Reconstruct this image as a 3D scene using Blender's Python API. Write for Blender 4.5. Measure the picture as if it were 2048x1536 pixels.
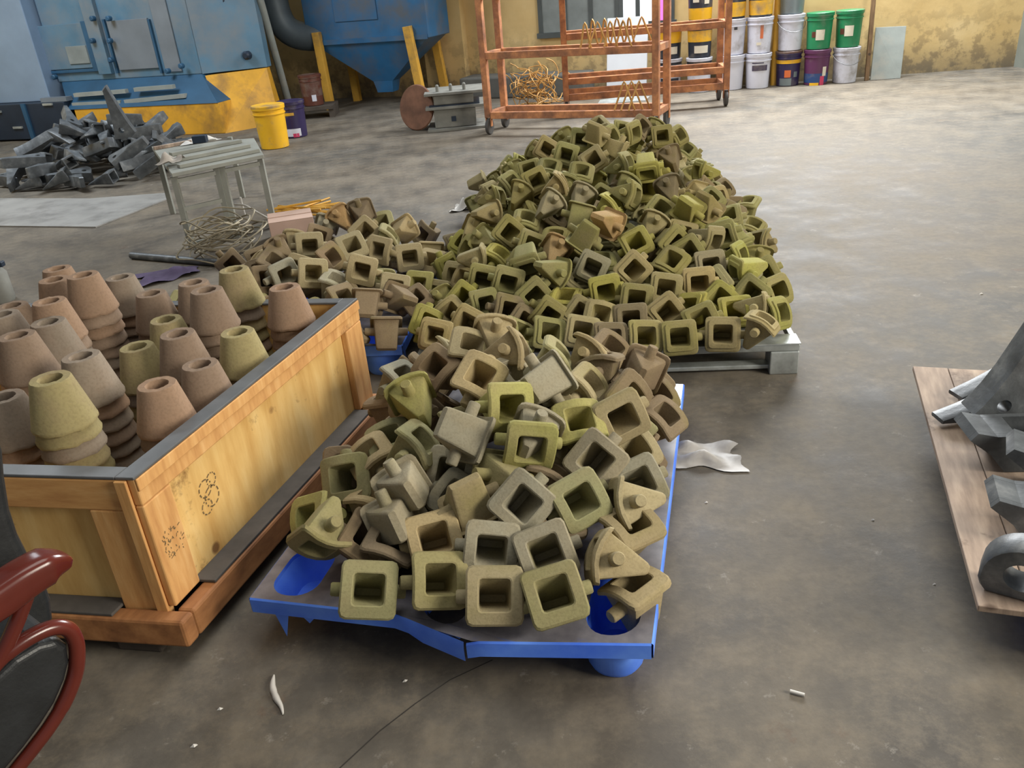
import bpy, bmesh, math, random
import numpy as np
from mathutils import Vector, Matrix

for _o in list(bpy.data.objects):
    bpy.data.objects.remove(_o, do_unlink=True)
SC = bpy.context.scene
COL = SC.collection
random.seed(7)

# ---------------------------------------------------------------- camera
F_PX, PITCH, ROLL, CAM_H = 1660.0, math.radians(26.4), math.radians(5.0), 1.46
_fw = Vector((0, math.cos(PITCH), -math.sin(PITCH)))
_rt0 = Vector((1, 0, 0))
_dn0 = Vector((0, -math.sin(PITCH), -math.cos(PITCH)))
_c, _s = math.cos(ROLL), math.sin(ROLL)
RIGHT = _rt0 * _c + _dn0 * _s
DOWN = _rt0 * -_s + _dn0 * _c
CAM = Vector((0, 0, CAM_H))
cam_data = bpy.data.cameras.new('camera')
cam_data.sensor_fit = 'HORIZONTAL'
cam_data.sensor_width = 36.0
cam_data.lens = F_PX * 36.0 / 2048.0
cam_data.clip_start = 0.02
cam_data.clip_end = 200
cam = bpy.data.objects.new('camera', cam_data)
COL.objects.link(cam)
_m = Matrix.Identity(4)
for i in range(3):
    _m[i][0] = RIGHT[i]; _m[i][1] = -DOWN[i]; _m[i][2] = -_fw[i]; _m[i][3] = CAM[i]
cam.matrix_world = _m
SC.camera = cam

# ---------------------------------------------------------------- world, lights, exposure
world = bpy.data.worlds.new('World')
SC.world = world
world.use_nodes = True
bg = world.node_tree.nodes['Background']
bg.inputs[0].default_value = (0.95, 0.97, 1.0, 1)
bg.inputs[1].default_value = 0.17

def area(name, loc, target, sx, sy, power, color):
    d = bpy.data.lights.new(name, 'AREA')
    d.shape = 'RECTANGLE'; d.size = sx; d.size_y = sy; d.energy = power; d.color = color
    o = bpy.data.objects.new(name, d); COL.objects.link(o)
    o.location = loc
    o.rotation_euler = (Vector(target) - Vector(loc)).to_track_quat('-Z', 'Y').to_euler()
    return o

# daylight through the row of high windows in the back wall
area('window_light_back', (3.2, 9.75, 3.6), (3.2, 5.4, 0), 4.4, 1.4, 660, (0.95, 0.98, 1.0))
# daylight through the open doorway to the right of the photographer
area('doorway_light', (5.2, -0.6, 2.7), (-0.6, 2.3, 0.2), 2.4, 2.2, 330, (1.0, 0.93, 0.80))
# roof light above the left bay (shines on the blue machine)
area('roof_light_left', (-5.4, 7.6, 4.6), (-4.9, 8.8, 0), 2.0, 2.0, 190, (0.85, 0.93, 1.0))
# roof light over the stacked pallets
area('roof_light_middle', (0.6, 2.4, 5.5), (0.4, 3.0, 0), 3.0, 3.0, 90, (1.0, 0.97, 0.9))

SC.view_settings.view_transform = 'Standard'
SC.view_settings.look = 'None'
SC.view_settings.gamma = 1
SC.view_settings.use_curve_mapping = False
SC.view_settings.exposure = 0.36

# ---------------------------------------------------------------- pixel to place
def ray(px, py):
    return (_fw + RIGHT * ((px - 1024) / F_PX) + DOWN * ((py - 768) / F_PX)).normalized()

def at_z(px, py, z=0.0):
    d = ray(px, py)
    return CAM + d * ((z - CAM_H) / d.z)

def at_plane(px, py, p0, n):
    d = ray(px, py)
    n = Vector(n)
    return CAM + d * ((Vector(p0) - CAM).dot(n) / d.dot(n))

def to_px(p):
    v = Vector(p) - CAM
    z = v.dot(_fw)
    return (1024 + F_PX * v.dot(RIGHT) / z, 768 + F_PX * v.dot(DOWN) / z)

# ---------------------------------------------------------------- mesh helpers
class MB:
    """collects shapes, builds ONE mesh object"""
    def __init__(self):
        self.v = []; self.f = []; self.mi = []
        self.cur = 0
    def add(self, vs, fs):
        o = len(self.v)
        self.v += [tuple(p) for p in vs]
        for f in fs:
            self.f.append(tuple(i + o for i in f)); self.mi.append(self.cur)
        return self
    def box(self, lo, hi, m=None):
        x0, y0, z0 = lo; x1, y1, z1 = hi
        vs = [(x0,y0,z0),(x1,y0,z0),(x1,y1,z0),(x0,y1,z0),(x0,y0,z1),(x1,y0,z1),(x1,y1,z1),(x0,y1,z1)]
        if m is not None: vs = [m @ Vector(p) for p in vs]
        return self.add(vs, [(0,3,2,1),(4,5,6,7),(0,1,5,4),(1,2,6,5),(2,3,7,6),(3,0,4,7)])
    def bar(self, a, b, w, h, up=(0,0,1)):
        a = Vector(a); b = Vector(b); d = (b - a)
        L = d.length; d.normalize(); up = Vector(up)
        if abs(d.dot(up)) > .99: up = Vector((1,0,0))
        s = d.cross(up).normalized(); u = s.cross(d).normalized()
        m = Matrix(((d.x,s.x,u.x,a.x),(d.y,s.y,u.y,a.y),(d.z,s.z,u.z,a.z),(0,0,0,1)))
        return self.box((0,-w/2,-h/2),(L,w/2,h/2), m)
    def loft(self, loops, cap0=False, cap1=False):
        n = len(loops[0]); o = len(self.v)
        for l in loops: self.v += [tuple(p) for p in l]
        for k in range(len(loops)-1):
            for i in range(n):
                j = (i+1) % n
                self.f.append((o+k*n+i, o+k*n+j, o+(k+1)*n+j, o+(k+1)*n+i)); self.mi.append(self.cur)
        if cap0: self.f.append(tuple(o+i for i in reversed(range(n)))); self.mi.append(self.cur)
        if cap1: self.f.append(tuple(o+(len(loops)-1)*n+i for i in range(n))); self.mi.append(self.cur)
        return self
    def lathe(self, prof, n=24, m=None, cap0=False, cap1=False):
        loops = []
        for r, z in prof:
            l = [Vector((r*math.cos(2*math.pi*i/n), r*math.sin(2*math.pi*i/n), z)) for i in range(n)]
            if m is not None: l = [m @ p for p in l]
            loops.append(l)
        return self.loft(loops, cap0, cap1)
    def tube(self, pts, r, n=8, closed=False):
        pts = [Vector(p) for p in pts]; loops = []
        rs = r if isinstance(r, (list, tuple)) else [r]*len(pts)
        prev = None
        for i, p in enumerate(pts):
            a = pts[max(i-1,0)]; b = pts[min(i+1,len(pts)-1)]
            if closed: a = pts[i-1]; b = pts[(i+1) % len(pts)]
            d = (b-a).normalized()
            if prev is None:
                s = d.cross(Vector((0,0,1)))
                if s.length < .05: s = d.cross(Vector((1,0,0)))
            else: s = prev - d*prev.dot(d)
            s.normalize(); prev = s; u = d.cross(s)
            loops.append([p + (s*math.cos(2*math.pi*k/n) + u*math.sin(2*math.pi*k/n))*rs[i] for k in range(n)])
        if closed: loops.append(loops[0]); return self.loft(loops)
        return self.loft(loops, True, True)
    def prism(self, poly, z0, z1, m=None):
        n = len(poly)
        a = [Vector((x,y,z0)) for x,y in poly]; b = [Vector((x,y,z1)) for x,y in poly]
        if m is not None: a = [m @ p for p in a]; b = [m @ p for p in b]
        return self.loft([a,b], True, True)
    def mesh(self, name, smooth=None):
        me = bpy.data.meshes.new(name)
        me.from_pydata(self.v, [], self.f)
        if any(self.mi): me.polygons.foreach_set('material_index', self.mi)
        bm = bmesh.new(); bm.from_mesh(me)
        bmesh.ops.recalc_face_normals(bm, faces=bm.faces)
        bm.to_mesh(me); bm.free()
        if smooth is not None:
            me.polygons.foreach_set('use_smooth', [True]*len(me.polygons))
            me.set_sharp_from_angle(angle=math.radians(smooth))
        return me
    def build(self, name, mats, parent=None, smooth=None, bevel=None):
        me = self.mesh(name, smooth)
        for mt in (mats if isinstance(mats, (list, tuple)) else [mats]): me.materials.append(mt)
        return link(name, me, parent, bevel)

def link(name, me, parent=None, bevel=None):
    o = bpy.data.objects.new(name, me); COL.objects.link(o)
    if parent is not None: o.parent = parent
    if bevel:
        b = o.modifiers.new('bevel', 'BEVEL'); b.width = bevel; b.segments = 2; b.limit_method = 'ANGLE'; b.angle_limit = math.radians(40)
    return o

def tag(o, label=None, cat=None, group=None, kind=None):
    if label: o['label'] = label
    if cat: o['category'] = cat
    if group: o['group'] = group
    if kind: o['kind'] = kind
    return o

def thing(name, label, cat, loc=(0,0,0), rz=0.0, group=None):
    o = bpy.data.objects.new(name, None); COL.objects.link(o)
    o.empty_display_size = .05
    o.location = loc; o.rotation_euler = (0,0,rz)
    return tag(o, label, cat, group)

def copy_tree(o, parent=None):
    c = o.copy(); COL.objects.link(c); c.parent = parent
    for ch in list(o.children): copy_tree(ch, c)
    return c

def rrect(hx, hy, r, side=4, corner=3):
    """rounded rectangle, the same point count for every call"""
    pts = []
    cs = [(hx-r, hy-r, 0), (-(hx-r), hy-r, 90), (-(hx-r), -(hy-r), 180), (hx-r, -(hy-r), 270)]
    for k,(cx,cy,a0) in enumerate(cs):
        for i in range(corner):
            a = math.radians(a0 + 90*i/(corner-1))
            pts.append((cx + r*math.cos(a), cy + r*math.sin(a)))
        nx = cs[(k+1) % 4]
        a = math.radians(a0+90)
        p = (cx + r*math.cos(a), cy + r*math.sin(a)); q = (nx[0] + r*math.cos(a), nx[1] + r*math.sin(a))
        for i in range(1, side):
            t = i/side; pts.append((p[0]+(q[0]-p[0])*t, p[1]+(q[1]-p[1])*t))
    return pts

# ---------------------------------------------------------------- materials
def s2l(c):
    return tuple((x/255/12.92 if x/255 <= .04045 else ((x/255+.055)/1.055)**2.4) for x in c) + (1.0,)

class NT:
    def __init__(self, name):
        self.m = bpy.data.materials.new(name); self.m.use_nodes = True
        self.t = self.m.node_tree; self.b = self.t.nodes['Principled BSDF']
        self.tc = None
    def n(self, typ, **kw):
        x = self.t.nodes.new(typ)
        for k, v in kw.items(): setattr(x, k, v)
        return x
    def l(self, a, b): self.t.links.new(a, b)
    def coord(self, obj=True, rnd=True):
        tc = self.n('ShaderNodeTexCoord'); out = tc.outputs['Object' if obj else 'Generated']
        if rnd:
            oi = self.n('ShaderNodeObjectInfo'); mu = self.n('ShaderNodeVectorMath', operation='SCALE')
            co = self.n('ShaderNodeCombineXYZ')
            for i in range(3): self.l(oi.outputs['Random'], co.inputs[i])
            self.l(co.outputs[0], mu.inputs[0]); mu.inputs['Scale'].default_value = 37.0
            ad = self.n('ShaderNodeVectorMath', operation='ADD'); self.l(out, ad.inputs[0]); self.l(mu.outputs[0], ad.inputs[1])
            out = ad.outputs[0]
        return out
    def noise(self, vec, scale, detail=4, rough=.55, stretch=None):
        if stretch:
            mp = self.n('ShaderNodeMapping'); mp.inputs['Scale'].default_value = stretch; self.l(vec, mp.inputs['Vector']); vec = mp.outputs[0]
        x = self.n('ShaderNodeTexNoise'); x.inputs['Scale'].default_value = scale
        x.inputs['Detail'].default_value = detail; x.inputs['Roughness'].default_value = rough
        self.l(vec, x.inputs['Vector']); return x.outputs['Fac']
    def ramp(self, fac, stops):
        x = self.n('ShaderNodeValToRGB'); e = x.color_ramp.elements
        while len(e) < len(stops): e.new(.5)
        for i,(p,c) in enumerate(stops):
            e[i].position = p; e[i].color = c if not isinstance(c,(int,float)) else (c,c,c,1)
        self.l(fac, x.inputs[0]); return x.outputs[0]
    def mix(self, fac, a, b, mode='MIX'):
        x = self.n('ShaderNodeMix', data_type='RGBA', blend_type=mode)
        for s, v in ((0, fac), (6, a), (7, b)):
            if hasattr(v, 'is_linked'): self.l(v, x.inputs[s])
            else: x.inputs[s].default_value = v
        return x.outputs[2]
    def bump(self, h, strength=.3, dist=.01):
        x = self.n('ShaderNodeBump'); x.inputs['Strength'].default_value = strength; x.inputs['Distance'].default_value = dist
        self.l(h, x.inputs['Height']); self.l(x.outputs[0], self.b.inputs['Normal'])
    def base(self, c):
        if hasattr(c, 'is_linked'): self.l(c, self.b.inputs['Base Color'])
        else: self.b.inputs['Base Color'].default_value = c
    def rough(self, r):
        if hasattr(r, 'is_linked'): self.l(r, self.b.inputs['Roughness'])
        else: self.b.inputs['Roughness'].default_value = r
    def metal(self, r): self.b.inputs['Metallic'].default_value = r

def plain(name, rgb, rough=.6, metal=0.0, var=.18, scale=9.0, bump=0.0, dirt=None, dirt_amt=.5, dirt_scale=3.0):
    t = NT(name); v = t.coord()
    c = s2l(rgb); n = t.noise(v, scale)
    lo = tuple(x*(1-var) for x in c[:3])+(1,); hi = tuple(min(1,x*(1+var)) for x in c[:3])+(1,)
    col = t.ramp(n, [(.3, lo), (.7, hi)])
    if dirt:
        k = t.ramp(t.noise(v, dirt_scale, 6, .65), [(.55-.25*dirt_amt, 0.0), (.75-.15*dirt_amt, 1.0)])
        col = t.mix(k, col, s2l(dirt))
    t.base(col); t.rough(rough); t.metal(metal)
    if bump: t.bump(t.noise(v, scale*6, 3), bump, .004)
    return t.m

# floor: stained concrete with trodden sand
def floor_mat():
    t = NT('concrete_floor'); v = t.coord(rnd=False)
    big = t.noise(v, .55, 5, .6); mid = t.noise(v, 3.2, 7, .62); fine = t.noise(v, 30, 4, .6)
    c = t.ramp(mid, [(.30, s2l((66,63,58))), (.5, s2l((92,88,81))), (.70, s2l((122,117,108)))])
    k = t.ramp(big, [(.38, 0.0), (.66, 1.0)])
    c = t.mix(k, c, t.ramp(mid, [(.3, s2l((74,64,52))), (.7, s2l((126,115,98)))]))
    st = t.ramp(t.noise(v, 1.7, 8, .7), [(.60, 0.0), (.70, .55)])
    c = t.mix(st, c, s2l((72,66,58)))
    wear = t.ramp(t.noise(v, 6.5, 9, .78), [(.46, 0.0), (.60, .6)])
    c = t.mix(wear, c, s2l((120,110,94)))
    rusty = t.ramp(t.noise(v, 2.6, 8, .75), [(.62, 0.0), (.70, .55)])
    c = t.mix(rusty, c, s2l((98,74,58)))
    pale = t.ramp(t.noise(v, 11, 6, .75), [(.62, 0.0), (.70, .55)])
    c = t.mix(pale, c, s2l((156,150,140)))
    c = t.mix(t.ramp(fine, [(.35, .25), (.6, 0.0)]), c, s2l((70,66,60)))
    t.base(c); t.rough(t.ramp(mid, [(.3, .62), (.7, .85)]))
    t.bump(t.mix(.5, mid, fine), .35, .006)
    return t.m

def plaster_mat():
    t = NT('ochre_plaster'); v = t.coord(rnd=False)
    n = t.noise(v, 1.3, 6, .6); f = t.noise(v, 6, 6, .65)
    c = t.ramp(n, [(.3, s2l((200,170,114))), (.55, s2l((216,188,132))), (.75, s2l((224,200,150)))])
    # pale bare plaster where the paint has flaked low down, and splashed dirt along the foot
    sep = t.n('ShaderNodeSeparateXYZ'); t.l(v, sep.inputs[0])
    z = sep.outputs['Z']
    low = t.ramp(z, [(0.0, 1.0), (.85, 0.0)])
    fl = t.n('ShaderNodeMath', operation='MULTIPLY'); t.l(t.ramp(f, [(.48, 0.0), (.56, 1.0)]), fl.inputs[0]); t.l(low, fl.inputs[1])
    c = t.mix(fl.outputs[0], c, s2l((150,128,92)))
    foot = t.n('ShaderNodeMath', operation='MULTIPLY'); t.l(t.ramp(z, [(0.0, 1.0), (.38, 0.0)]), foot.inputs[0]); t.l(t.ramp(f, [(.3, .5), (.6, 1.0)]), foot.inputs[1])
    c = t.mix(foot.outputs[0], c, s2l((118,108,90)))
    t.base(c); t.rough(.9); t.bump(f, .3, .01)
    return t.m

def core_mat():
    """moulded sand: colour of the single piece from the object's colour, mottled, dusty where dust settles"""
    t = NT('moulded_sand'); v = t.coord()
    oi = t.n('ShaderNodeObjectInfo'); c = oi.outputs['Color']
    n = t.noise(v, 9, 5, .6); g = t.noise(v, 160, 3, .6)
    c2 = t.mix(t.ramp(n, [(.42, 0.0), (.7, .42)]), c, s2l((146,131,100)))
    c2 = t.mix(t.ramp(t.noise(v, 5, 4), [(.55, 0.0), (.75, .5)]), c2, s2l((118,112,50)))
    c2 = t.mix(t.ramp(g, [(.3, .22), (.55, 0.0)]), c2, s2l((80,72,52)))
    t.base(c2); t.rough(.95); t.b.inputs['Specular IOR Level'].default_value = .2
    t.bump(g, .35, .002)
    return t.m

def cast_mat():
    t = NT('cast_steel'); v = t.coord()
    n = t.noise(v, 12, 6, .6)
    c = t.ramp(n, [(.3, s2l((66,69,72))), (.55, s2l((92,96,99))), (.78, s2l((140,142,142)))])
    t.base(c); t.metal(.15); t.rough(.45); t.bump(t.noise(v, 70, 3), .25, .003)
    return t.m

def wood_mat(name, a, b, c, dark, stretch=(1,1,9), knots=.62):
    t = NT(name); v = t.coord()
    n = t.noise(v, 6, 6, .6, stretch)
    col = t.ramp(n, [(.3, s2l(a)), (.52, s2l(b)), (.75, s2l(c))])
    k = t.ramp(t.noise(v, 5.5, 6, .7), [(knots, 0.0), (knots+.1, .85)])
    col = t.mix(k, col, s2l(dark))
    vo = t.n('ShaderNodeTexVoronoi'); vo.inputs['Scale'].default_value = 6.0; t.l(v, vo.inputs['Vector'])
    col = t.mix(t.ramp(vo.outputs['Distance'], [(.07, .9), (.12, 0.0)]), col, s2l(dark))
    t.base(col); t.rough(.75); t.bump(n, .25, .004)
    return t.m

def rust_mat():
    t = NT('rusty_orange_steel'); v = t.coord()
    n = t.noise(v, 7, 6, .65)
    c = t.ramp(n, [(.28, s2l((108,76,58))), (.48, s2l((156,104,72))), (.62, s2l((192,130,84))), (.8, s2l((164,122,98)))])
    t.base(c); t.rough(.8); t.bump(n, .3, .004); return t.m

def blue_plastic(name, dusty):
    t = NT(name); v = t.coord()
    n = t.noise(v, 8, 5, .6)
    c = t.ramp(n, [(.3, s2l((66,116,242))), (.7, s2l((104,154,255)))])
    if dusty:   # sand lying on the upward faces of the deck
        ge = t.n('ShaderNodeNewGeometry'); sp = t.n('ShaderNodeSeparateXYZ'); t.l(ge.outputs['Normal'], sp.inputs[0])
        k = t.ramp(sp.outputs['Z'], [(.75, 0.0), (.92, 1.0)])
        mu = t.n('ShaderNodeMath', operation='MULTIPLY'); t.l(k, mu.inputs[0]); t.l(t.ramp(n, [(.2, .7), (.4, .97)]), mu.inputs[1])
        c = t.mix(mu.outputs[0], c, t.ramp(t.noise(v, 24, 5), [(.3, s2l((98,94,96))), (.7, s2l((128,124,124)))]))
    t.base(c); t.rough(.42); return t.m

M = {}
M['floor'] = floor_mat(); M['plaster'] = plaster_mat(); M['core'] = core_mat(); M['cast'] = cast_mat(); M['rust'] = rust_mat()
M['blue_deck'] = blue_plastic('dusty_blue_plastic', True); M['blue'] = blue_plastic('blue_plastic', False)
M['batten'] = wood_mat('orange_pine', (190,136,80), (212,160,98), (226,180,120), (112,66,36), (.9,6,6), .64)
M['batten_v'] = wood_mat('orange_pine_upright', (190,136,80), (212,160,98), (226,180,120), (112,66,36), (6,6,.9), .64)
M['ply'] = wood_mat('pale_plywood', (204,158,88), (224,184,114), (238,206,142), (122,82,40), (2.6,2.6,.5), .61)
M['skid'] = wood_mat('brown_pine', (124,80,46), (160,108,64), (186,132,82), (74,46,28), (3,1,3), .62)
M['board'] = wood_mat('weathered_plywood', (134,116,102), (162,142,125), (186,166,146), (100,82,70), (6,.8,1), .56)
M['galv'] = plain('galvanised_steel', (184,190,188), .36, .5, .15, 14, dirt=(120,122,118), dirt_amt=.3)
M['film'] = plain('grey_film', (92,94,96), .45, 0, .2, 12)
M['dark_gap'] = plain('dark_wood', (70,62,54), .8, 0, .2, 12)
# ================================================================ THE SETTING
def struct(o): o['kind'] = 'structure'; return o

fl = MB(); fl.add([(-14,-5,0),(12,-5,0),(12,20,0),(-14,20,0)], [(0,1,2,3)])
struct(fl.build('floor', M['floor']))

def wall(name, a, b, h, th, mat):
    a = Vector((a[0],a[1],0)); b = Vector((b[0],b[1],0)); d = (b-a); L = d.length; ang = math.atan2(d.y, d.x)
    w = MB(); w.box((0,0,0),(L,th,h)); o = w.build(name, mat); o.location = a; o.rotation_euler = (0,0,ang)
    return struct(o)
WL0, WL1 = Vector((3.06,10.42,0)), Vector((-6.6,14.7,0))      # back wall, slanting bay on the left
wall('wall_back_left', WL1, WL0, 3.6, .2, M['plaster'])
wall('wall_back_right', (3.02,10.50), (6.16,10.10), 3.6, .2, M['plaster'])
M['grey_paint'] = plain('grey_green_paint', (112,116,108), .6, 0, .12, 4)
wall('wall_right', (6.16,10.28), (6.16,3.6), 3.6, .2, M['grey_paint'])
wall('wall_left', (-9.2,1.0), (-6.6,14.9), 3.6, .2, M['plaster'])
wl_d = (WL0-WL1).normalized(); wl_n = Vector((wl_d.y, -wl_d.x, 0))   # towards the room
def on_wall_left(px, py, off=0.0): return at_plane(px, py, WL0 + wl_n*off, wl_n)

# ================================================================ BLUE PLASTIC PALLETS
def pallet(label, org, ang, W, D, zt, broken=False, group='blue plastic pallets'):
    root = thing('plastic_pallet', label, 'pallet', (org[0],org[1],0), ang, group)
    def disp(x, y, z):
        if not broken: return (x,y,z)
        w = max(0, 1-max(y,0)/.16)
        f = 0 if x < .38 else ((x-.38)/.20 if x < .58 else max(0,(1-x)/.42))
        dn = (.012 if .38 < x < .58 else 0)*f
        return (x, y-.058*f*w, z-dn*w)
    xs = [0, .3*W, .7*W, W]; ys = [0, .31*D, .69*D, D]
    cx = [.094*W, .5*W, .906*W]; cy = [.092*D, .5*D, .908*D]
    hx, hy = .062*W, .075*D
    deck = MB(); cups = []
    for i in range(3):
        for j in range(3):
            mx, my = (xs[i]+xs[i+1])/2, (ys[j]+ys[j+1])/2
            out = [(mx+p, my+q) for p,q in rrect((xs[i+1]-xs[i])/2, (ys[j+1]-ys[j])/2, .0006, 4, 7)]
            hol = [(cx[i]+p, cy[j]+q) for p,q in rrect(hx, hy, hx*.92, 4, 7)]
            deck.loft([[disp(x,y,zt) for x,y in out], [disp(x,y,zt) for x,y in hol], [disp(x,y,zt-.012) for x,y in hol]])
            fx, fy = cx[i] + (.5*W-cx[i])*.03, cy[j]
            cups.append((hol, fx, fy, i, j))
    segs = []
    N = 26
    cut = .58 if broken else None
    fx0 = [k/N for k in range(N+1)]
    if broken: segs.append([(x*W,0) for x in fx0 if x < cut] + [(cut*W-.003,0)]); segs.append([(cut*W+.004,0)] + [(x*W,0) for x in fx0 if x > cut+.01])
    else: segs.append([(x*W,0) for x in fx0])
    segs.append([(W, y*D) for y in fx0]); segs.append([((1-x)*W, D) for x in fx0]); segs.append([(0,(1-y)*D) for y in fx0])
    for k, s in enumerate(segs):
        o = len(deck.v); drop = .042
        for x,y in s:
            a = disp(x,y,zt); b = disp(x,y,zt-drop)
            sink = .012 if (broken and k == 0 and x > .44*W) else 0
            nx, ny = ((0,-1),(0,-1),(1,0),(0,1),(-1,0))[k] if broken else ((0,-1),(1,0),(0,1),(-1,0))[k]
            deck.v += [a, (a[0]+nx*.004, a[1]+ny*.004, a[2]-.004-sink), (b[0]+nx*.004, b[1]+ny*.004, b[2]-sink), (b[0]-nx*.008, b[1]-ny*.008, b[2]-sink)]
        for q in range(len(s)-1):
            for r in range(3):
                deck.f.append((o+q*4+r, o+q*4+r+1, o+q*4+4+r+1, o+q*4+4+r)); deck.mi.append(0)
    # underside
    deck.add([(0.01,.01,zt-.02),(W-.01,.01,zt-.02),(W-.01,D-.01,zt-.02),(.01,D-.01,zt-.02)], [])
    deck.build('deck', M['blue_deck'], root, smooth=35)
    for hol, fx, fy, i, j in cups:
        c = MB()
        zb = .004
        torn = broken and j == 0 and i in (0, 1)
        top = [disp(x,y,zt-.012) for x,y in hol]
        sh = .80
        if torn:
            # foot broken off: only jagged shards of the cup wall are left
            if i == 0:
                c.loft([top, [disp(fx+(x-fx)*.9, fy+(y-fy)*.9, zt-.05) for x,y in hol], [disp(fx+(x-fx)*.72, fy+(y-fy)*.72, zt-.085) for x,y in hol]], False, True)
            else:
                low = []
                for k,(x,y) in enumerate(hol):
                    jag = .02+.03*abs(math.sin(k*.9))
                    low.append(disp(fx+(x-fx)*.9, fy+(y-fy)*.9, max(zb, zt-.015-jag)))
                c.loft([top, low])
            c.build('broken_foot_cup', M['blue'], root, smooth=40)
            continue
        mid = [disp(fx+(x-fx)*.9, fy+(y-fy)*.9, zt*.35) for x,y in hol]
        bot = [(fx+(x-fx)*sh, fy+(y-fy)*sh, .014) for x,y in hol]
        b2 = [(fx+(x-fx)*sh*.85, fy+(y-fy)*sh*.85, zb) for x,y in hol]
        c.loft([top, mid, bot, b2], False, True)
        # outer skin of the foot
        o1 = [disp(fx+(x-fx)*1.12, fy+(y-fy)*1.10, zt-.022) for x,y in hol]
        o2 = [(fx+(x-fx)*1.08, fy+(y-fy)*1.06, .02) for x,y in hol]
        o3 = [(fx+(x-fx)*.95, fy+(y-fy)*.95, .001) for x,y in hol]
        c.loft([o1, o2, o3], False, True)
        c.build('foot_cup', M['blue'], root, smooth=40)
    if broken:
        s = MB()   # hanging spikes of the torn front foot
        for (x,y,dx,l) in ((.062,.012,.020,.095),(.125,.02,.034,.05)):
            s.add([(x-dx,y,zt-.03),(x+dx*1.6,y-.004,zt-.03),(x+dx*.3,y-.002,zt-.03-l),(x-dx*.2,y+.008,zt-.03)], [(0,1,2),(1,3,2),(3,0,2)])
        s.build('torn_shard', M['blue'], root)
    return root

NP0 = at_z(500,1195,.145); NPR = at_z(1313,1285,.145); NPB = at_z(1372,765,.145)
n_ang = math.atan2(NPR.y-NP0.y, NPR.x-NP0.x)
NW = .97; ND = 1.235
pallet('cracked blue plastic pallet in front, heaped with yellowish sand cores', NP0, n_ang, NW, ND, .145, True)
LPR = at_z(803,690,.145); LPB = at_z(897,498,.145)
l_ang = math.atan2(LPB.y-LPR.y, LPB.x-LPR.x) - math.pi/2
LW, LD = 1.12, 1.28
LP0 = LPR - Vector((math.cos(l_ang), math.sin(l_ang), 0))*LW
pallet('blue plastic pallet behind the crate, heaped with brown sand cores', LP0, l_ang, LW, LD, .145)
BFL = at_z(1957,1210,.165); BBL = at_z(1826,731,.165)
b_ang = math.atan2(BBL.y-BFL.y, BBL.x-BFL.x) - math.pi/2
bu = Vector((math.cos(b_ang), math.sin(b_ang), 0)); bv = Vector((-bu.y, bu.x, 0))
pallet('blue plastic pallet under the plywood board at right', (BFL+bu*.12+bv*.02), b_ang, 1.0, 1.15, .145)

# ================================================================ STEEL PALLETS UNDER THE BIG HEAP
SP0 = at_z(832,714,.13); SP1 = at_z(1602,686,.13)
s_ang = math.atan2(SP1.y-SP0.y, SP1.x-SP0.x); SW = (SP1-SP0).length
su = Vector((math.cos(s_ang), math.sin(s_ang), 0)); sv = Vector((-su.y, su.x, 0))
def steel_pallet(label, org):
    r = thing('steel_pallet', label, 'pallet', (org.x,org.y,0), s_ang, 'galvanised steel pallets')
    D = 1.45; zt = .13
    for y0 in (0, D-.09): MB().box((0,y0,zt-.006),(SW,y0+.09,zt)).build('deck_slat', M['galv'], r)
    for k in range(7):
        y0 = .16 + k*.175
        MB().box((.02,y0,zt-.006),(SW-.02,y0+.10,zt)).build('deck_slat', M['galv'], r)
    for y0 in (.004, D-.024): MB().box((.0,y0,zt-.034),(SW,y0+.02,zt-.0065)).build('edge_rail', M['galv'], r, bevel=.004)
    for x0 in (0, SW-.025): MB().box((x0,.025,zt-.034),(x0+.025,D-.025,zt-.0065)).build('side_rail', M['galv'], r, bevel=.004)
    for x0 in (.0, SW*.62, SW-.11):
        for y0 in (.0, D/2-.05, D-.1):
            w = .11 if x0 != SW*.62 else .05
            MB().box((x0+.002,y0+.002,.0),(x0+w-.002,y0+.1,zt-.035)).build('leg_block', M['galv'], r, bevel=.004)
    for y0 in (.03, D/2-.02, D-.07):
        MB().box((.1,y0,.012),(SW-.1,y0+.05,.03)).build('bottom_rail', M['galv'], r, bevel=.004)
    return r
steel_pallet('shiny galvanised steel pallet under the front of the big olive heap', SP0)
steel_pallet('galvanised steel pallet hidden under the far end of the big heap', SP0 + sv*1.5)

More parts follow.
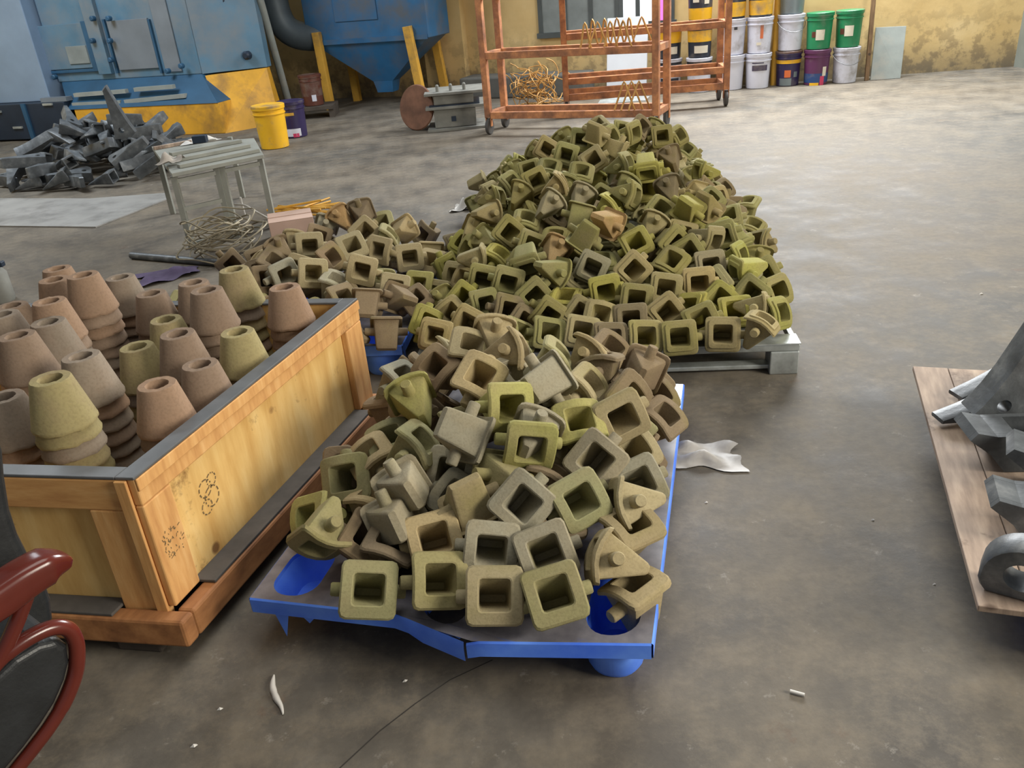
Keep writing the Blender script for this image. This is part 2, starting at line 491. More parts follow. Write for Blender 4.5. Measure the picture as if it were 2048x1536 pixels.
# ================================================================ SAND CORES
FLX, FLY, FT, ARC = .064, .066, .013, .019
def zarc(y): return -ARC*(y/FLY)**2
def core_meshes(lipped):
    def lp(hx, hy, r, dz, arc=True): return [(x, y, (zarc(y) if arc else 0)+dz) for x,y in rrect(hx,hy,r,4,3)]
    fl = MB()
    hole = .0355
    if lipped:
        loops = [lp(hole,hole,.008,-.006), lp(hole,hole,.008,-.001), lp(hole+.002,hole+.002,.009,0), lp(FLX-.014,FLY-.014,.012,0), lp(FLX-.013,FLY-.013,.012,-.006),
                 lp(FLX-.003,FLY-.003,.014,-.006), lp(FLX,FLY,.015,-.009), lp(FLX,FLY,.015,-FT-.003), lp(.048,.050,.01,-FT-.005)]
    else:
        loops = [lp(hole,hole,.008,-.006), lp(hole,hole,.008,-.002), lp(hole+.003,hole+.003,.009,0), lp(FLX-.004,FLY-.004,.013,0), lp(FLX,FLY,.015,-.004),
                 lp(FLX,FLY,.015,-FT), lp(FLX-.003,FLY-.003,.014,-FT-.002), lp(.048,.050,.01,-FT-.002)]
    fl.loft(loops)
    bd = MB()
    bd.loft([lp(.053,.056,.010,-FT+.002), lp(.049,.051,.009,-FT-.012), lp(.041,.014,.006,-.128,False), lp(.037,.009,.005,-.134,False)], False, True)
    bd.loft([lp(hole,hole,.008,-.004), lp(.030,.008,.004,-.112,False)], False, True)
    pegs = []
    for s in (1,-1):
        p = MB(); m = Matrix.Rotation(math.radians(90*s), 4, 'Y'); m.translation = Vector((0,0,-.052))
        p.lathe([(.021,.040),(.0175,.047),(.0165,.052),(.0160,.082),(.0135,.0855)], 14, m, True, True)
        pegs.append(p.mesh('peg', 40))
    out = [fl.mesh('flange', 30), bd.mesh('body', 35)] + pegs
    for me in out: me.materials.append(M['core'])
    return out
CORE_PLAIN = core_meshes(False); CORE_LIP = core_meshes(True)
TINT = {'o':(143,138,99), 't':(160,146,112), 'g':(148,142,122), 'y':(157,152,92), 'b':(124,108,86), 'r':(164,136,96)}
TINT_HEAP = {'o':(136,130,82), 't':(150,137,97), 'g':(142,136,110), 'y':(152,147,78), 'b':(122,108,82), 'r':(156,130,90)}
TWORD = {'o':'olive', 't':'tan', 'g':'greyish', 'y':'yellow', 'b':'brown', 'r':'orange'}
ORD = ['first','second','third','fourth','fifth','sixth','seventh','eighth','ninth','tenth','eleventh','twelfth','thirteenth','fourteenth','fifteenth','sixteenth','seventeenth','eighteenth','nineteenth','twentieth']
def ordw(k):
    if k < 20: return ORD[k]
    t, u = divmod(k+1, 10)
    return ('','','twenty','thirty','forty')[t] + '-' + ORD[u-1] if u else ('', '', 'twentieth', 'thirtieth', 'fortieth')[t]

def local_frame(px, py):
    zc = -ray(px, py); r = (RIGHT - zc*RIGHT.dot(zc)).normalized(); return r, zc.cross(r), zc

def orient(px, py, nx, ny, mode, ang, back=False):
    """opening direction given as seen along the ray (right, up); peg axis ('x') or arched side ('y') angle in view"""
    r, u, zc = local_frame(px, py)
    k = math.sqrt(max(0.0, 1-nx*nx-ny*ny)) * (-1 if back else 1)
    n = (r*nx + u*ny + zc*k).normalized()
    a = math.radians(ang); d = r*math.cos(a) + u*math.sin(a)
    d = (d - n*d.dot(n)).normalized()
    if mode == 'x': x = d; y = n.cross(x)
    else: y = d; x = y.cross(n)
    return x, y, n

def march(px, py, H, dz=0.0):
    d = ray(px, py); best = None; t = .8
    while t < 11:
        p = CAM + d*t; h = H(p.x, p.y)
        if h > 0:
            gap = p.z - h - dz
            if best is None or gap < best[0]: best = (gap, t)
            if gap <= 0: break
        t += .008
    return CAM + d*best[1]

PILES = {}
def put_core(pile, p, x, y, n, tint, lipped, free=False, deep=False):
    PILES.setdefault(pile, []).append(dict(p=Vector(p), x=x, y=y, n=n, tint=tint, lip=lipped, free=free, deep=deep))

SPH = []      # stand-in balls of one core, for packing the piles without bodies running into each other
for sx in (-1,0,1):
    for sy in (-1,0,1):
        if sx or sy: SPH.append((sx*.053, sy*.055, -.008+zarc(sy*.055), .015))
SPH += [(.03,.024,-.045,.026),(-.03,.024,-.045,.026),(.03,-.024,-.045,.026),(-.03,-.024,-.045,.026),(.025,0,-.085,.023),(-.025,0,-.085,.023),(.028,0,-.116,.016),(-.028,0,-.116,.016),(.072,0,-.052,.016),(-.072,0,-.052,.016)]
SPH = np.array(SPH)
def relax(pile, zfloor, iters=78, SPH=SPH):
    it = PILES[pile]; n = len(it)
    P = np.array([tuple(q['p']) for q in it])
    R = np.array([[tuple(q['x']), tuple(q['y']), tuple(q['n'])] for q in it])     # rows: axes
    P0 = P.copy()
    rays = np.array([tuple((q['p']-CAM).normalized()) for q in it])
    fixed = np.array([0.0 if q['free'] else 1.0 for q in it])
    rad = SPH[:,3]; zf = np.array([q.get('zf', zfloor) for q in it])
    for k in range(iters):
        C = P[:,None,:] + np.einsum('sj,njk->nsk', SPH[:,:3], R)
        D = P[:,None,:]-P[None,:,:]; d2 = (D**2).sum(-1)
        I, J = np.where(np.triu(d2 < .27**2, 1))
        dv = C[I][:,:,None,:]-C[J][:,None,:,:]
        dist = np.sqrt((dv**2).sum(-1))+1e-9
        pen = np.clip(rad[:,None]+rad[None,:]-dist, 0, None)
        push = (dv/dist[...,None])*pen[...,None]
        w = pen.sum((1,2))+1e-9
        f = push.max(axis=(1,2))*0 + push.sum((1,2))/np.maximum(1,(pen > 0).sum((1,2)))[:,None]*1.6
        mv = np.zeros_like(P)
        np.add.at(mv, I, f*.5); np.add.at(mv, J, -f*.5)
        # small turns for the free ones
        armI = C[I]-P[I][:,None,:]; armJ = C[J]-P[J][:,None,:]
        tq = np.zeros_like(P)
        np.add.at(tq, I, np.cross(armI[:,:,None,:], push).sum((1,2))); np.add.at(tq, J, -np.cross(armJ[:,None,:,:], push).sum((1,2)))
        low = (zf[:,None] + rad[None,:] - C[:,:,2]).max(1)
        mv[:,2] += np.clip(low, 0, .02)
        along = (mv*rays).sum(1, keepdims=True)*rays
        mv = np.where(fixed[:,None] > 0, along*1.0 + (mv-along)*.22, mv)
        # gravity / pull back to where the photograph shows it
        mv += (P0-P)*((.16 if k < 32 else .03)*fixed[:,None])
        mv[:,2] -= .0012*(1-fixed)
        ln = np.linalg.norm(mv, axis=1, keepdims=True); mv *= np.minimum(1, .012/(ln+1e-9))
        if k >= 58: mv *= (1-.8*fixed[:,None])
        P += mv
        if k < iters-8:
            th = np.clip(tq*40, -.06, .06)*(1-.75*fixed[:,None])
            for i in range(n):
                a = np.linalg.norm(th[i])
                if a > 1e-3:
                    q = Matrix.Rotation(float(a), 3, Vector(th[i]/a)); R[i] = (np.array(q) @ R[i].T).T
    for i, q in enumerate(it):
        q['p'] = Vector(P[i]); q['x'], q['y'], q['n'] = (Vector(R[i][j]) for j in range(3))

def emit(pile, zfloor, stuff_label, stuff_tint):
    relax(pile, zfloor)
    buried = MB(); out = []
    for q in PILES[pile]:
        p, x, y, n = q['p'], q['x'], q['y'], q['n']
        m = Matrix(((x.x,y.x,n.x,p.x),(x.y,y.y,n.y,p.y),(x.z,y.z,n.z,p.z),(0,0,0,1)))
        ms = CORE_LIP if q['lip'] else CORE_PLAIN
        if q['deep']:
            for me in ms: buried.add([m @ v.co for v in me.vertices], [tuple(f.vertices) for f in me.polygons])
            continue
        o = bpy.data.objects.new('sand_core', None); COL.objects.link(o); o.empty_display_size = .03
        o.matrix_world = m
        c = s2l((TINT_HEAP if q['lip'] else TINT)[q['tint']]); k = random.uniform(.84, 1.14); k2 = random.uniform(.95, 1.05)
        col = (min(1,c[0]*k*k2), min(1,c[1]*k), min(1,c[2]*k/k2), 1)
        for nm, me in zip(('flange','body','peg','peg'), ms):
            ch = bpy.data.objects.new(nm, me); COL.objects.link(ch); ch.parent = o; ch.color = col
        out.append((o, p, q['tint'], n))
    if buried.v:
        ob = buried.build('buried_sand_cores', M['core']); ob.color = s2l(TINT[stuff_tint])
        tag(ob, stuff_label, 'sand cores', kind='stuff')
    PILES[pile] = out

def rand_dir(zmin=-1):
    while True:
        v = Vector((random.gauss(0,1), random.gauss(0,1), random.gauss(0,1))).normalized()
        if v.z > zmin: return v

# ---- near pile (front blue pallet): px, py, opening right/up, axis mode, angle, tint, dz, back
nu = Vector((math.cos(n_ang), math.sin(n_ang), 0)); nv = Vector((-nu.y, nu.x, 0))
def H_near(x, y):
    d = Vector((x-NP0.x, y-NP0.y, 0)); a = d.dot(nu)/NW; b = d.dot(nv)/ND
    if a < -.08 or a > 1.1 or b < -.06 or b > 1.12: return -1
    fs = max(0, 1-abs((a-.47)/.60)**2.4)
    fb = min(1, max(0, (b-.03)/.45)); fb = fb*fb*(3-2*fb)*.55 + fb*.45
    if b > .80: fb *= max(.55, 1-(b-.80)*1.1)
    return .145 + .062 + .26*fs*fb
NEAR = [
 (740,1190, .02,.05,'x',-2,'o',0,0),(886,1163,.05,0,'x',4,'o',0,0),(978,1108,-.15,-.05,'x',-4,'g',.05,0),(1089,1106,-.05,.15,'x',14,'g',.06,0),
 (994,1205,-.05,.05,'x',-3,'t',-.02,0),(1113,1200,0,.05,'x',17,'o',-.02,0),(866,1072,-.05,.08,'x',12,'t',.06,0),(1046,1009,0,0,'x',63,'g',.05,0),
 (1160,1009,.32,.08,'y',-55,'o',.03,0),(1265,1046,.38,.05,'y',-58,'t',0,0),(1275,962,.45,.1,'y',-58,'g',0,0),(1198,926,-.05,.1,'x',50,'g',.03,0),
 (1244,844,.25,.05,'y',-65,'t',0,0),(1054,907,0,-.42,'x',-3,'y',.03,0),(1026,816,.42,0,'y',84,'y',.05,0),(963,748,.1,.42,'y',-30,'t',.02,0),
 (943,685,.2,.55,'y',-30,'t',.0,0),(1112,755,.45,.6,'x',-60,'g',.0,1),(1195,765,.72,.6,'y',-50,'t',0,0),(1158,835,.1,.62,'y',8,'y',0,0),
 (958,885,.62,-.3,'x',-115,'g',.0,1),(815,780,-.4,.6,'y',30,'y',0,1),(854,883,.6,.65,'y',-45,'o',0,0),(725,905,-.85,.25,'y',78,'t',-.02,0),
 (690,960,-.72,.1,'x',-85,'o',.0,0),(640,1105,-.65,-.6,'y',-45,'o',.03,0),(612,1035,-.8,-.1,'y',-70,'y',0,0),(909,984,-.2,.45,'y',62,'g',0,0),
 (895,943,0,.2,'x',-10,'g',-.02,0),(1177,1105,-.93,.15,'y',78,'t',.0,0),(1262,1166,-.2,.82,'x',-112,'t',-.05,0),(1276,890,.6,0,'y',-60,'t',-.03,0),
 (1331,825,.72,.55,'y',-48,'b',0,0),(1321,784,.8,.45,'y',-55,'b',-.02,0),(1266,796,.75,.5,'y',-45,'b',.0,0),(1276,770,.35,.85,'y',-20,'b',0,0),
 (1287,736,.3,.6,'y',-25,'b',0,1),(1199,708,.1,.9,'y',-5,'b',0,0),(1195,686,.3,.9,'y',-18,'t',0,1),(1133,700,.85,.45,'y',-62,'o',0,0),
 (1052,700,.7,.68,'y',-42,'t',0,0),(1035,735,.5,.3,'y',-60,'g',-.02,0),(985,652,.2,.7,'y',-15,'t',0,1),(870,727,-.5,.3,'y',60,'b',-.03,0),
 (806,800,-.75,.2,'y',70,'b',-.05,0),(775,872,-.3,.7,'y',25,'o',-.04,0),(786,1040,-.3,.6,'y',30,'g',-.04,1),(745,1092,.2,.3,'y',50,'b',-.05,0),
 (1116,937,.6,.6,'y',-40,'b',-.02,0),(990,945,-.6,.2,'y',75,'o',-.02,1),(1213,1010,-.8,.4,'y',70,'t',-.03,0),(1078,858,.3,.6,'y',-30,'g',-.02,1),
 (1110,880,.6,.4,'y',-45,'t',-.03,0),(950,1030,.3,-.5,'y',-60,'t',-.03,1),(1090,800,-.4,.5,'y',40,'t',-.05,0),(1230,690,.5,.6,'y',-40,'b',-.03,0),(806,975,-.2,.5,'y',30,'g',-.02,1),(845,1008,.3,.4,'y',-40,'o',-.03,0),(757,985,.4,.5,'y',-35,'t',-.04,0),(800,1085,.2,.4,'y',-20,'b',-.05,0)]
for (px,py,nx,ny,md,an,ti,dz,bk) in NEAR:
    p = march(px, py, H_near, dz); put_core('near', p, *orient(px,py,nx,ny,md,an,bk), ti, False)
    if px == 1262: PILES['near'][-1]['zf'] = .075     # this one has slipped into the corner cup

def fill(pile, H, org, U, V, W, D, count, dmin, depth, tints, lipped, zmin=-.2, seed=1):
    random.seed(seed); pts = [q['p'] for q in PILES[pile]]; made = 0
    for _ in range(9000):
        if made >= count: break
        a, b = random.uniform(.02,.98)*W, random.uniform(.03,1.0)*D
        q = org + U*a + V*b; z = H(q.x,q.y)
        if z < .17: continue
        p = Vector((q.x,q.y,z-depth*random.uniform(.6,1.2)))
        if any((p-o).length < dmin for o in pts): continue
        n = rand_dir(zmin); n = (n + Vector((0,-.35,.35))).normalized()
        x = n.cross(rand_dir()).normalized()
        if p.z < .145+.075: p.z = .145+.075
        put_core(pile, p, x, n.cross(x), n, random.choice(tints), lipped, True); pts.append(p); made += 1
    return made

def deep(pile, H, org, U, V, W, D, count, depth, tint, lipped, seed, zmin=.24):
    """cores buried further down, that nobody could count"""
    random.seed(seed); pts = []
    for _ in range(6000):
        if len(pts) >= count: break
        a, b = random.uniform(.08,.92)*W, random.uniform(.08,.95)*D
        q = org + U*a + V*b; h = H(q.x,q.y); z = h-depth
        if h < .27: continue
        p = Vector((q.x,q.y,max(z, zmin)))
        if any((p-r).length < .105 for r in pts): continue
        pts.append(p); n = (rand_dir(-.1)+Vector((0,-.2,.3))).normalized(); x = n.cross(rand_dir()).normalized()
        put_core(pile, p, x, n.cross(x), n, tint, lipped, True, True)

fill('near', H_near, NP0+nu*.12+nv*.12, nu, nv, NW-.22, ND-.2, 12, .088, .06, 'oogtb', False, seed=11)
deep('near', H_near, NP0, nu, nv, NW*.96, ND, 18, .14, 'b', False, 5)
emit('near', .150, 'cores buried in the gaps of the front pile on the cracked pallet', 'b')

# ---- left pile (blue pallet behind the crate)
lu = Vector((math.cos(l_ang), math.sin(l_ang), 0)); lv = Vector((-lu.y, lu.x, 0))
def H_left(x, y):
    d = Vector((x-LP0.x, y-LP0.y, 0)); a = d.dot(lu)/LW; b = d.dot(lv)/LD
    if a < -.1 or a > 1.06 or b < -.04 or b > 1.1: return -1
    fs = max(0, 1-abs((a-.42)/.66)**2.6); fb = max(0, 1-abs((b-.58)/.62)**2.2)
    return .145 + .055 + .20*fs*fb
LEFT = [
 (620,494,.05,-.1,'x',3,'t',0,0),(628,547,.05,.05,'x',-8,'t',.02,0),(723,545,0,0,'x',-12,'t',.02,0),(704,488,0,.42,'x',32,'t',.01,0),(732,461,0,.3,'x',40,'t',0,0),
 (753,502,-.5,.1,'y',75,'t',0,0),(819,515,.12,0,'y',86,'t',0,0),(835,570,-.35,.1,'y',85,'y',0,0),(787,575,.1,.2,'x',-8,'t',-.01,0),(785,597,-.6,.6,'y',50,'b',-.02,1),
 (738,597,.1,.6,'x',-3,'b',0,1),(773,646,0,.85,'x',0,'b',.0,1),(785,465,.6,.7,'y',-42,'o',0,0),(660,442,.3,.8,'y',-22,'g',0,1),(723,417,0,.5,'y',20,'b',0,1),
 (762,440,-.2,.6,'y',15,'o',0,0),(814,458,.5,.3,'y',-50,'t',0,1),(862,492,0,.75,'x',-8,'t',0,1),(858,520,-.4,.2,'y',70,'t',-.02,0),(675,554,.5,.6,'y',-40,'g',0,0),
 (669,513,.6,.4,'y',-50,'b',0,0),(545,497,-.2,.5,'y',20,'b',0,1),(575,554,.4,.2,'y',-60,'g',-.02,0),(538,556,-.2,.3,'x',10,'b',-.02,0),(590,536,-.6,.2,'y',70,'t',-.02,0),
 (552,520,.3,.4,'y',-30,'b',0,0),(591,472,.2,.8,'y',-20,'t',0,1),(690,600,.3,.5,'y',-40,'b',0,0),(673,424,-.3,.6,'y',40,'r',0,1),(830,610,.7,.3,'y',-60,'b',-.02,0)]
for (px,py,nx,ny,md,an,ti,dz,bk) in LEFT:
    p = march(px, py, H_left, dz); put_core('left', p, *orient(px,py,nx,ny,md,an,bk), ti, False)
fill('left', H_left, LP0, lu, lv, LW, LD, 16, .088, .045, 'ttbbo', False, seed=21)
deep('left', H_left, LP0, lu, lv, LW, LD, 18, .13, 'b', False, 6)
emit('left', .150, 'cores buried in the gaps of the brown pile behind the crate', 'b')

# ---- the big heap on the steel pallets
HD = 3.05
def H_heap(x, y):
    d = Vector((x-SP0.x, y-SP0.y, 0)); a = d.dot(su)/SW; v = d.dot(sv)
    if a < -.04 or a > 1.04 or v < -.04 or v > HD+.1: return -1
    fs = max(0, 1-abs((a-.5)/(.56-.035*v))**2.4)
    if v < .95: fv = .74*(max(v,0)/.95)**.85
    elif v < 2.4: fv = .74+.26*(v-.95)/1.45
    else: fv = max(.12, 1-((v-2.4)/.7)**1.6)
    return .13 + .06 + .43*fs*fv
HEAP = [
 # lower right
 (1294,684,.15,0,'x',3,'o'),(1359,683,.15,0,'x',3,'o'),(1444,676,.12,0,'x',0,'t'),(1531,652,.5,.8,'y',-35,'t'),(1224,684,.2,0,'x',0,'b'),(1259,639,.05,.1,'x',0,'b'),
 (1273,597,.05,.05,'x',-8,'o'),(1334,624,.2,0,'y',-52,'t'),(1336,579,.1,.1,'x',-2,'t'),(1399,570,.15,-.05,'x',5,'t'),(1270,542,.1,.1,'y',-48,'t'),(1213,587,.1,-.15,'x',10,'y'),
 (1346,519,.25,.35,'y',-45,'o'),(1271,480,-.05,.3,'x',30,'y'),(1359,491,.3,.2,'y',-55,'o'),(1380,500,.4,.2,'y',-50,'o'),(1368,463,.1,.45,'x',-15,'t'),(1445,478,.45,.2,'y',-65,'o'),
 (1425,489,.75,-.1,'y',80,'t'),(1418,530,.35,.2,'y',-80,'g'),(1468,553,-.85,.1,'y',85,'y'),(1486,514,.85,.3,'y',-72,'y'),(1511,504,.3,.7,'y',-20,'o',1),(1527,549,.3,.1,'y',-58,'o'),
 (1501,581,.15,.25,'y',-35,'o'),(1559,581,.7,0,'y',-70,'o'),(1441,598,.2,.5,'y',-30,'y'),(1473,620,0,.45,'x',10,'y'),(1402,643,0,.1,'x',45,'o'),(1537,618,.93,.1,'y',-80,'t'),
 (1565,626,.9,.2,'y',-72,'y'),(1376,613,-.6,.2,'y',70,'y'),
 # lower left
 (869,678,-.25,0,'y',80,'t'),(925,595,-.1,.05,'x',50,'y'),(967,565,.1,.1,'x',-5,'o'),(1016,571,.05,.05,'x',-3,'o'),(1022,620,.25,0,'y',88,'b'),(1076,595,.1,.1,'y',-45,'o'),
 (1157,623,.15,.1,'y',-45,'t'),(1183,537,0,.1,'x',-25,'g'),(1022,466,.1,.1,'y',-42,'o'),(1068,490,.1,.3,'x',-12,'o'),(975,521,.85,.3,'y',-60,'t'),(1000,504,.7,.5,'y',-45,'y'),
 (1038,527,-.8,.2,'y',72,'o'),(1055,543,.1,-.5,'x',10,'o'),(1119,484,.4,.7,'y',-30,'r',1),(1161,490,-.2,-.6,'y',60,'o',1),(1110,468,.1,.8,'y',-25,'o'),(1127,553,.8,-.3,'y',80,'o',1),
 (1129,587,-.1,.85,'x',5,'y'),(880,589,-.6,.4,'y',40,'o',1),(901,626,-.3,.3,'y',40,'t'),(933,646,-.5,-.2,'y',60,'t'),(975,611,.4,0,'y',-80,'o'),(1058,646,.3,.2,'y',-40,'b'),
 (1102,636,.2,-.4,'y',70,'o'),(927,553,-.8,0,'y',75,'t'),(907,551,-.85,.2,'y',80,'t'),(933,496,-.5,.5,'y',45,'o'),(959,476,-.4,.6,'y',40,'o',1),
 (1052,670,.2,.3,'x',5,'o'),(1105,670,.1,.2,'x',0,'o'),(1167,670,.1,.2,'x',0,'t'),(1205,640,.3,.3,'y',-40,'t'),
 # upper left
 (1164,280,-.1,0,'x',-5,'o'),(1130,310,-.2,.1,'y',75,'o'),(1093,298,0,.1,'x',-30,'t'),(1185,317,-.1,.1,'x',35,'t'),(1062,298,-.6,.3,'y',60,'o',1),(1125,267,-.5,.6,'y',40,'o',1),
 (1193,245,-.6,.5,'y',60,'t'),(1195,276,.2,-.6,'y',70,'t',1),(1058,337,-.1,.5,'x',20,'o'),(1074,362,.2,.2,'y',-60,'o'),(1099,327,.1,.8,'y',-20,'o'),(1132,360,.8,.5,'y',-58,'t'),
 (1148,347,.4,.8,'y',-28,'o'),(1172,380,.4,.7,'y',-25,'g',1),(1162,339,.2,.85,'y',-15,'o'),(1052,374,.2,.8,'y',-10,'o',1),(1113,397,.6,.6,'y',-42,'g',1),(1164,418,.2,.7,'x',-12,'o',1),
 (1234,399,.7,.6,'y',-55,'y'),(1056,431,.4,.8,'y',-28,'o'),(996,427,.8,.2,'y',-70,'t',1),(957,413,-.4,.6,'y',40,'o',1),(982,366,-.5,.6,'y',40,'o',1),(1027,335,-.4,.6,'y',35,'o',1),
 (1027,362,.5,.4,'y',-55,'o'),(1007,392,.8,.3,'y',-70,'o'),(990,384,.7,.3,'y',-65,'t'),(957,452,.2,.6,'y',-28,'t',1),(929,483,-.4,.3,'y',60,'y'),
 # upper right
 (1325,271,.15,.05,'y',-80,'o'),(1249,259,.05,.5,'x',-5,'o'),(1227,269,.5,.2,'y',-62,'o'),(1272,267,.8,.3,'y',-65,'o'),(1315,245,.4,.8,'y',-30,'o',1),(1288,251,.5,.4,'y',-40,'b'),
 (1362,268,.6,.5,'y',-55,'o'),(1374,294,.4,.6,'y',-35,'o'),(1392,312,.8,.4,'y',-62,'o'),(1262,325,.88,.3,'y',-75,'o'),(1335,306,-.3,.6,'y',20,'b',1),(1264,354,.5,.8,'y',-28,'o',1),
 (1294,352,.1,-.8,'x',10,'y'),(1331,360,-.3,.8,'y',20,'b',1),(1391,345,-.9,0,'y',75,'y'),(1415,354,.6,.5,'y',-55,'o'),(1421,395,.2,.5,'y',-50,'o'),(1440,395,.6,.2,'y',-80,'t'),
 (1327,413,.25,.4,'y',-48,'o'),(1491,411,.2,.85,'y',-25,'o'),(1456,427,0,.6,'x',10,'o'),(1378,425,.1,-.4,'y',60,'y',1),(1415,431,.3,-.6,'y',60,'t',1),(1317,437,.4,.7,'y',-28,'t',1),
 (1227,452,.5,-.3,'y',70,'r',1),(1276,394,.9,0,'y',65,'o'),(1483,442,.8,.2,'y',60,'y'),(1505,464,.4,.75,'y',-38,'o'),(1434,366,.7,.4,'y',-60,'t'),(1450,386,.6,.5,'y',-50,'b')]
for e in HEAP:
    (px,py,nx,ny,md,an,ti) = e[:7]; bk = len(e) > 7
    p = march(px, py, H_heap, 0); put_core('heap', p, *orient(px,py,nx,ny,md,an,bk), ti, True)
fill('heap', H_heap, SP0, su, sv, SW, HD, 120, .092, .045, 'oooytb', True, seed=31)
deep('heap', H_heap, SP0, su, sv, SW, HD, 125, .14, 'o', True, 8)
emit('heap', .135, 'cores buried in the gaps of the big olive heap', 'o')

# labels: row from the bottom of the pile, place along the row, and how it lies
WHERE = {'near': ('front pallet pile', 80), 'left': ('pile behind crate', 50), 'heap': ('big heap', 34)}
for pile, items in PILES.items():
    where, band = WHERE[pile]
    rec = []
    for (o, p, ti, n) in items:
        px, py = to_px(p); v = (CAM-p).normalized().dot(n)
        rec.append([py, px, o, ti, v, n.z])
    rec.sort(key=lambda r: -r[0])
    top = rec[0][0]; rows = {}
    for r in rec: rows.setdefault(int((top-r[0])//band), []).append(r)
    for ri, k in enumerate(sorted(rows)):
        row = sorted(rows[k], key=lambda r: r[1])
        for ci, r in enumerate(row):
            pose = 'facing camera' if r[4] > .8 else ('seen aslant' if r[4] > .35 else ('seen side-on' if r[4] > -.25 else 'turned away'))
            tag(r[2], f"{TWORD[r[3]]} core {pose}, {ordw(ci)} from left in {ordw(ri)} row up, {where}", 'sand core', f"sand cores in the {where}")
# ================================================================ WOODEN CRATE OF CONES
C0 = Vector((-.88,1.63,0)); c_ang = math.atan2(-.327,.945)
cu = Vector((math.cos(c_ang), math.sin(c_ang), 0)); cv = Vector((-cu.y, cu.x, 0))
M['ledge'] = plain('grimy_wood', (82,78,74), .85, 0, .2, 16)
CW, CL, CT = 1.25, 1.10, .505
crate = thing('wooden_crate', 'open pine crate at left, full of stacked tapered cones', 'crate', C0, c_ang)
SHEAR = .13      # the crate stands a little out of square
def cb(name, lo, hi, mat, bevel=.004, parent=None):
    k = MB().box(lo, hi); k.v = [(x, y+SHEAR*x, z) for x,y,z in k.v]
    return k.build(name, mat, parent or crate, bevel=bevel)
sp = cb('side_panel', (-.022,.0,.12), (-.006,CL,.50), M['ply'], 0)
ep = cb('end_panel', (-CW+.006,.006,.12), (-.022,.022,.50), M['ply'], 0)
cb('side_panel', (-CW,.0,.12), (-CW+.016,CL,.50), M['ply'], 0)
cb('end_panel', (-CW+.016,CL-.022,.12), (-.022,CL-.006,.50), M['ply'], 0)
cb('bottom_panel', (-CW+.016,.022,.122), (-.022,CL-.022,.134), M['ply'], 0)
cb('top_rail', (-.006,-.012,.428), (.016,CL+.012,.50), M['batten_v'])
cb('edge_strip', (.016,-.012,.468), (.021,CL+.012,.50), M['batten_v'], .002)
cb('corner_batten', (-.006,-.012,.13), (.016,.085,.4275), M['batten_v'])
cb('corner_batten', (-.006,CL-.095,.13), (.016,CL+.012,.4275), M['batten_v'])
cb('top_rail', (-CW-.01,-.016,.415), (-.0065,.006,.50), M['batten'])
cb('corner_batten', (-.125,-.016,.10), (-.0065,.006,.4145), M['batten_v'])
cb('corner_batten', (-CW-.01,-.016,.10), (-CW+.11,.006,.4145), M['batten_v'])
cb('corner_cap', (-.03,-.024,.10), (.0,-.0165,.50), M['batten_v'], .002)
cb('top_rail', (-CW-.016,-.012,.428), (-CW-.0005,CL+.012,.50), M['batten_v'])
cb('top_rail', (-CW+.016,CL-.0055,.428), (-.0065,CL+.012,.50), M['batten'])
for (lo,hi,mt,nm) in (((.0165,-.017,.045),(.062,CL+.05,.125),M['skid'],'base_rail'), ((-CW-.03,-.062,.045),(.0620,-.0175,.125),M['skid'],'base_rail'),
                      ((-CW-.03,CL+.013,.045),(.016,CL+.05,.125),M['skid'],'base_rail')):
    cb(nm, lo, hi, mt, .008)
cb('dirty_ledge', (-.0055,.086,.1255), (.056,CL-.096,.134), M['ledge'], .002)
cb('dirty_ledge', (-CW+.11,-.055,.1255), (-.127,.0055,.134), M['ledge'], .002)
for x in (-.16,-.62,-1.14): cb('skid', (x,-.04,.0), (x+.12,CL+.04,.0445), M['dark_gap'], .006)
for (lo,hi) in (((-.03,-.016,.5005),(.018,CL+.012,.508)), ((-CW-.014,-.016,.5005),(-.0305,.03,.508)), ((-CW-.014,.0305,.5005),(-CW+.024,CL+.012,.508)), ((-CW+.0245,CL-.03,.5005),(-.0305,CL+.012,.508))):
    cb('rim_film', lo, hi, M['film'], .002)
# ink stamps on the side: worn rings and a block of strokes
M['ink'] = plain('worn_ink', (112,92,60), .85, 0, .3, 40)
st = MB()
for (y,z,r) in ((.215,.325,.026),(.232,.292,.030),(.205,.275,.022),(.245,.335,.020)):
    n = 28; k0 = random.random()*6
    for i in range(n):
        if (i*7 % 11) in (2,3,5,8): continue
        a0 = k0+2*math.pi*i/n; a1 = k0+2*math.pi*(i+1)/n
        q = [(-.0052, y+rr*math.cos(a), z+rr*math.sin(a)) for rr,a in ((r,a0),(r,a1),(r-.004,a1),(r-.004,a0))]
        st.add(q, [(0,1,2,3)])
st.build('ink_stamp', M['ink'], sp)
st = MB(); random.seed(3)
for i in range(46):
    y = .012+random.random()*.062; z = .25+random.random()*.075
    l, w = random.uniform(.003,.010), random.uniform(.0015,.003); a = random.choice((.3,1.2,1.9))
    dy, dz = math.cos(a), math.sin(a)
    st.add([(.0166,y,z),(.0166,y+dy*l,z+dz*l),(.0166,y+dy*l-dz*w,z+dz*l+dy*w),(.0166,y-dz*w,z+dy*w)], [(0,1,2,3)])
st.build('ink_stamp', M['ink'], crate)

